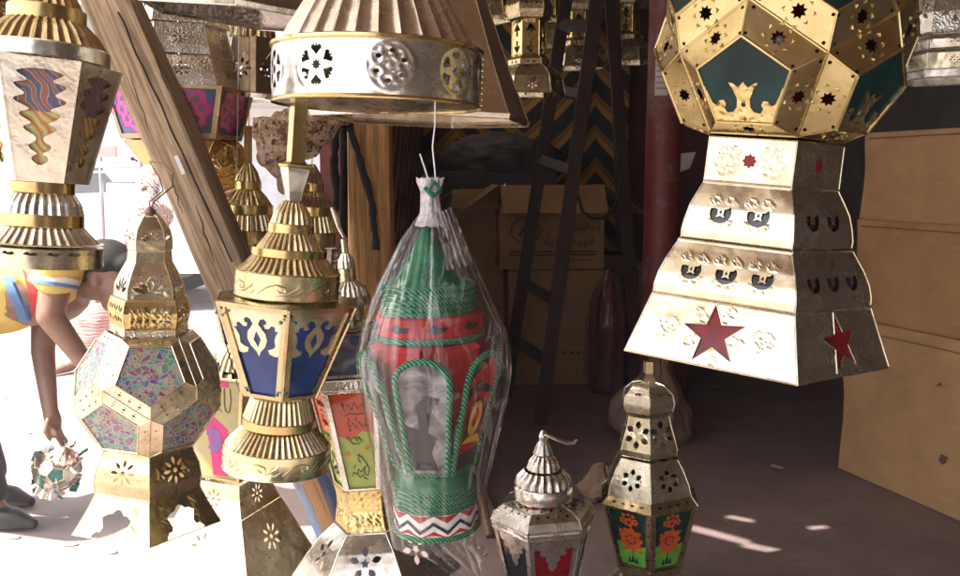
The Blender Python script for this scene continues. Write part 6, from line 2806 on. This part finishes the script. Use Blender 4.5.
d_ = (eln - shn).normalized()
s0 = shn.lerp(eln, .30)
ring_strip('cuff', s0 - d_ * .005, eln, .0755, .0745, .028, CUFF)
ring_strip('cuff_trim', s0 + d_ * .016, eln, .0765, .0760, .013, STR_B)
for nm, mt, pts_ in (('red_stripe', STR_R, [(26, 268), (31, 285), (35, 303), (38, 318)]), ('blue_stripe', STR_B, [(5, 276), (12, 292), (18, 306), (24, 322)])):
    f = MB()
    vs_ = []
    for j in range(13):
        u = j / 12
        k_ = u * 3
        i0 = min(int(k_), 2)
        x_ = pts_[i0][0] + (pts_[i0 + 1][0] - pts_[i0][0]) * (k_ - i0)
        y_ = pts_[i0][1] + (pts_[i0 + 1][1] - pts_[i0][1]) * (k_ - i0)
        bul = -.150 + .12 * ((y_ - 290) / 36) ** 2
        for wv_ in (-4.5, 4.5):
            vs_.append(P(x_ + wv_, y_, bul))
    f.add(vs_ + [q_ + Vector((0, .02, 0)) for q_ in vs_], [(2 * j, 2 * j + 1, 2 * j + 3, 2 * j + 2) for j in range(12)] + [(26 + 2 * j + 2, 26 + 2 * j + 3, 26 + 2 * j + 1, 26 + 2 * j) for j in range(12)])
    part(nm, f, mt, per, 60)
# hair
f = MB()
ball(f, H(-.035, .055, 0), (.100, .086, .085))
ball(f, H(-.070, .010, 0), (.065, .075, .075))
ball(f, H(.03, .085, 0), (.06, .065, .045))
part('hair', bake(f, .007, 4), HAIR, per, 180)
# eyes
f = MB()
for s in (-1, 1):
    ball(f, H(.087, .026, s * .032), .0105, 8)
part('eyes', f, plain('dark_eyes', (.03, .02, .02), .15, .1, 20, 0), per, 60)
# trousers
f = MB()
limb(f, [pel + Vector((0, .09, -.02)), kn1, an1 + Vector((-.04, 0, .06))], [.135, .10, .08])
limb(f, [pel + Vector((0, -.09, -.02)), kn2, an2 + Vector((-.04, 0, .06))], [.135, .10, .08])
ball(f, pel, (.17, .19, .17))
part('trousers', bake(f, .012, 5), TROUS, per, 180)
for an in (an1, an2):
    f = MB()
    a_ = Vector((an.x, an.y, 0))
    limb(f, [a_ + Vector((-.16, .0, .055)), a_ + Vector((-.04, 0, .055)), a_ + Vector((.07, -.015, .045)), a_ + Vector((.150, -.03, .030))], [.048, .052, .045, .022])
    limb(f, [a_ + Vector((-.05, 0, .06)), a_ + Vector((-.05, 0, .12))], [.05, .05])
    g_ = bake(f, .007, 4)
    g_.v = [(x, y, max(z, .006)) for x, y, z in g_.v]
    sh = part('shoe', g_, SHOE, per, 180)

# the bundle of little lantern he lifts
c_ = P(57, 468, .04)
t_ = thing('small_lantern', 'little silver lantern with teal panels held in the bending person\'s hand', 'lantern', c_, (R(22), R(28), R(10)))
TEAL = glass_paint('teal_glass', (.03, .20, .17), .4, 60)
dodeca(t_, .088, 0, R(14), .60, .012, SILVER_E, TEAL, None, .004)
for k in range(9):
    a = 2 * PI * k / 9 + .3
    f = MB()
    bevel_box(f, Vector((math.cos(a) * .080, math.sin(a) * .080, (k % 3 - 1) * .05)), (.034, .010, .060), .004, Matrix.Rotation(a, 3, 'Z') @ Matrix.Rotation(R(25 * (k % 3)), 3, 'X'))
    part('tin_flap', f, SILVER, t_)
for k in range(7):
    a = 2 * PI * k / 7
    f = MB()
    bevel_box(f, Vector((math.cos(a) * .086, math.sin(a) * .086, ((k * 2) % 3 - 1) * .055)), (.028, .010, .046), .003, Matrix.Rotation(a + .3, 3, 'Z') @ Matrix.Rotation(R(20 * (k % 4)), 3, 'X'))
    part('teal_flap', f, TEAL, t_)
f = MB()
lathe(f, [(.055, .068), (.045, .085), (.020, .105), (.004, .112)], flutes=12, amp=.1, sub=2)
part('fluted_cap', f, SILVER, t_, 30)
f = MB()
lathe(f, [(.07, -.105), (.050, -.085), (.052, -.068)], flutes=12, amp=.1, sub=2)
part('foot', f, SILVER, t_, 30)
f = MB()
inv = Matrix.Rotation(0, 3, 'X')
from mathutils import Euler
Mi = Euler((R(22), R(28), R(10))).to_matrix().inverted()
tube(f, [Mi @ (P(x, y, .035) - c_) for x, y in ((58, 452), (60, 444), (64, 441), (67, 446), (66, 455))], .004, 8)
part('handle', f, SILVER, t_, 60)

# second person farther off, in a patterned headscarf and a pink striped robe
YP2 = 5.9
P = lambda x, y, dy=0.0: W(x, y, YP2 + dy)
per = thing('person', 'person farther off in a red and white patterned headscarf and pink striped clothes', 'person', (0, 0, 0))
f = MB()
hd = P(152, 186)
ball(f, hd, (.085, .095, .115))
limb(f, [hd + Vector((0, 0, -.05)), P(147, 212), P(132, 262), P(112, 330)], [.06, .11, .16, .15])
for x0, x1, dy in ((118, 72, -.10), (112, 108, .10)):
    k_ = P(x0 - 8, 345, dy)
    ft_ = ground_at(x1, 372)
    ft_.y += dy * .3
    limb(f, [P(112, 325, dy * .6), k_, ft_ + Vector((.0, 0, .06))], [.11, .07, .040])
    limb(f, [ft_ + Vector((0, 0, .05)), ft_ + Vector((-.06, -.10, .03))], [.042, .026])
limb(f, [P(150, 218, -.1), P(134, 262, -.24), P(108, 292, -.28)], [.06, .048, .034])
limb(f, [P(108, 292, -.28), P(100, 298, -.29)], [.036, .028])
for i in range(5):
    limb(f, [P(101, 297 + i, -.31 + i * .02), P(94 + i, 303, -.31 + i * .02)], [.011, .008], 8)
ball(f, hd + Vector((-.03, -.09, -.02)), (.018, .026, .02))
for s in (-1, 1):
    ball(f, hd + Vector((s * .032 - .02, -.078, .015)), (.015, .014, .012))
part('body', bake(f, .012, 5), SKIN, per, 180)
m, t, b = new_mat('pink_striped_cloth')
tc = N(t, 'ShaderNodeTexCoord')
wv = N(t, 'ShaderNodeTexWave', bands_direction='Z')
wv.inputs['Scale'].default_value = 7
wv.inputs['Distortion'].default_value = 5
wv.inputs['Detail'].default_value = 2
wv.inputs['Detail Scale'].default_value = 1.2
t.links.new(tc.outputs['Object'], wv.inputs['Vector'])
t.links.new(ramp(t, wv.outputs['Fac'], [(.2, (.52, .24, .22)), (.5, (.58, .32, .29)), (.62, (.66, .56, .54)), (.8, (.66, .56, .54)), (.95, (.30, .10, .10))]), b.inputs['Base Color'])
b.inputs['Roughness'].default_value = .9
f = MB()
limb(f, [P(147, 214), P(132, 262), P(104, 334)], [.13, .19, .20], 24)
limb(f, [P(104, 318), P(102, 340)], [.22, .20], 24)
limb(f, [P(150, 218, -.1), P(134, 262, -.24)], [.08, .07], 20)
g_ = bake(f, .014, 4)
g_.v = [tuple(Vector(q_) + Vector((noise.noise(Vector(q_) * 9), noise.noise(Vector(q_) * 9 + Vector((5, 0, 0))), 0)) * .018) for q_ in g_.v]
part('robe', g_, m, per, 180)
m, t, b = new_mat('patterned_scarf')
v = obj_coords(t, (1, 1, 1))
vo = N(t, 'ShaderNodeTexVoronoi', feature='DISTANCE_TO_EDGE')
vo.inputs['Scale'].default_value = 15
t.links.new(v, vo.inputs['Vector'])
n1 = tnoise(t, v, 5, 2)
red_or_black = ramp(t, n1, [(.49, (.46, .13, .13)), (.54, (.13, .12, .13))])
wv = N(t, 'ShaderNodeTexWave', bands_direction='DIAGONAL')
wv.inputs['Scale'].default_value = 19
wv.inputs['Distortion'].default_value = 14
t.links.new(v, wv.inputs['Vector'])
fac = ramp(t, wv.outputs['Fac'], [(.50, (0, 0, 0)), (.56, (1, 1, 1))])
t.links.new(mixc(t, fac, (.76, .74, .72), red_or_black), b.inputs['Base Color'])
b.inputs['Roughness'].default_value = .9
f = MB()
ball(f, hd + Vector((.0, .012, .03)), (.108, .115, .120))
limb(f, [hd + Vector((-.02, .02, -.02)), P(146, 210, -.03), P(134, 236, -.10), P(122, 264, -.14)], [.10, .14, .13, .055], 24)
limb(f, [P(150, 212, .0), P(150, 240, -.05)], [.16, .10], 24)
g_ = bake(f, .012, 4)
g_.v = [tuple(Vector(q_) + Vector((noise.noise(Vector(q_) * 11), noise.noise(Vector(q_) * 11 + Vector((5, 0, 0))), 0)) * .016) for q_ in g_.v]
part('headscarf', g_, m, per, 180)

# bits of litter on the bright ground
f = MB()
LIT = plain('grey_litter', (.30, .28, .26), .9, .3, 40, .3)
for i, (px, py) in enumerate(((28, 434), (14, 538), (70, 545), (112, 553), (5, 398))):
    g_ = ground_at(px, py)
    f = MB()
    ball(f, (0, 0, .004), (.02 + .006 * (i % 3), .014, .006), 6)
    o_ = part('pebble', f, LIT, None, 60)
    o_.location = g_
    tag(o_, ('grey pebble on the bright ground level with the dangling hand', 'grey pebble just below the black shoes', 'grey pebble on the ground between the shoes and the lantern feet', 'grey pebble by the left foot of the polyhedron lantern', 'grey pebble far left on the bright ground')[i], 'pebble', 'pebbles on the ground')

# ------------------------------------------------------------------ added veil of air that lifts dark tones like lens glare
m = bpy.data.materials.new('glare_air')
m.use_nodes = True
t = m.node_tree
t.nodes.remove(t.nodes['Principled BSDF'])
pvn = N(t, 'ShaderNodeVolumePrincipled')
pvn.inputs['Color'].default_value = (.95, .90, .86, 1)
pvn.inputs['Density'].default_value = .009
t.links.new(pvn.outputs[0], t.nodes['Material Output'].inputs['Volume'])
f = MB()
box(f, (0, 0, 6), (640, 640, 14))
tag(part('glare_haze', f, m), 'thin veil of air added to imitate lens glare', 'glare_haze', None, 'stuff')
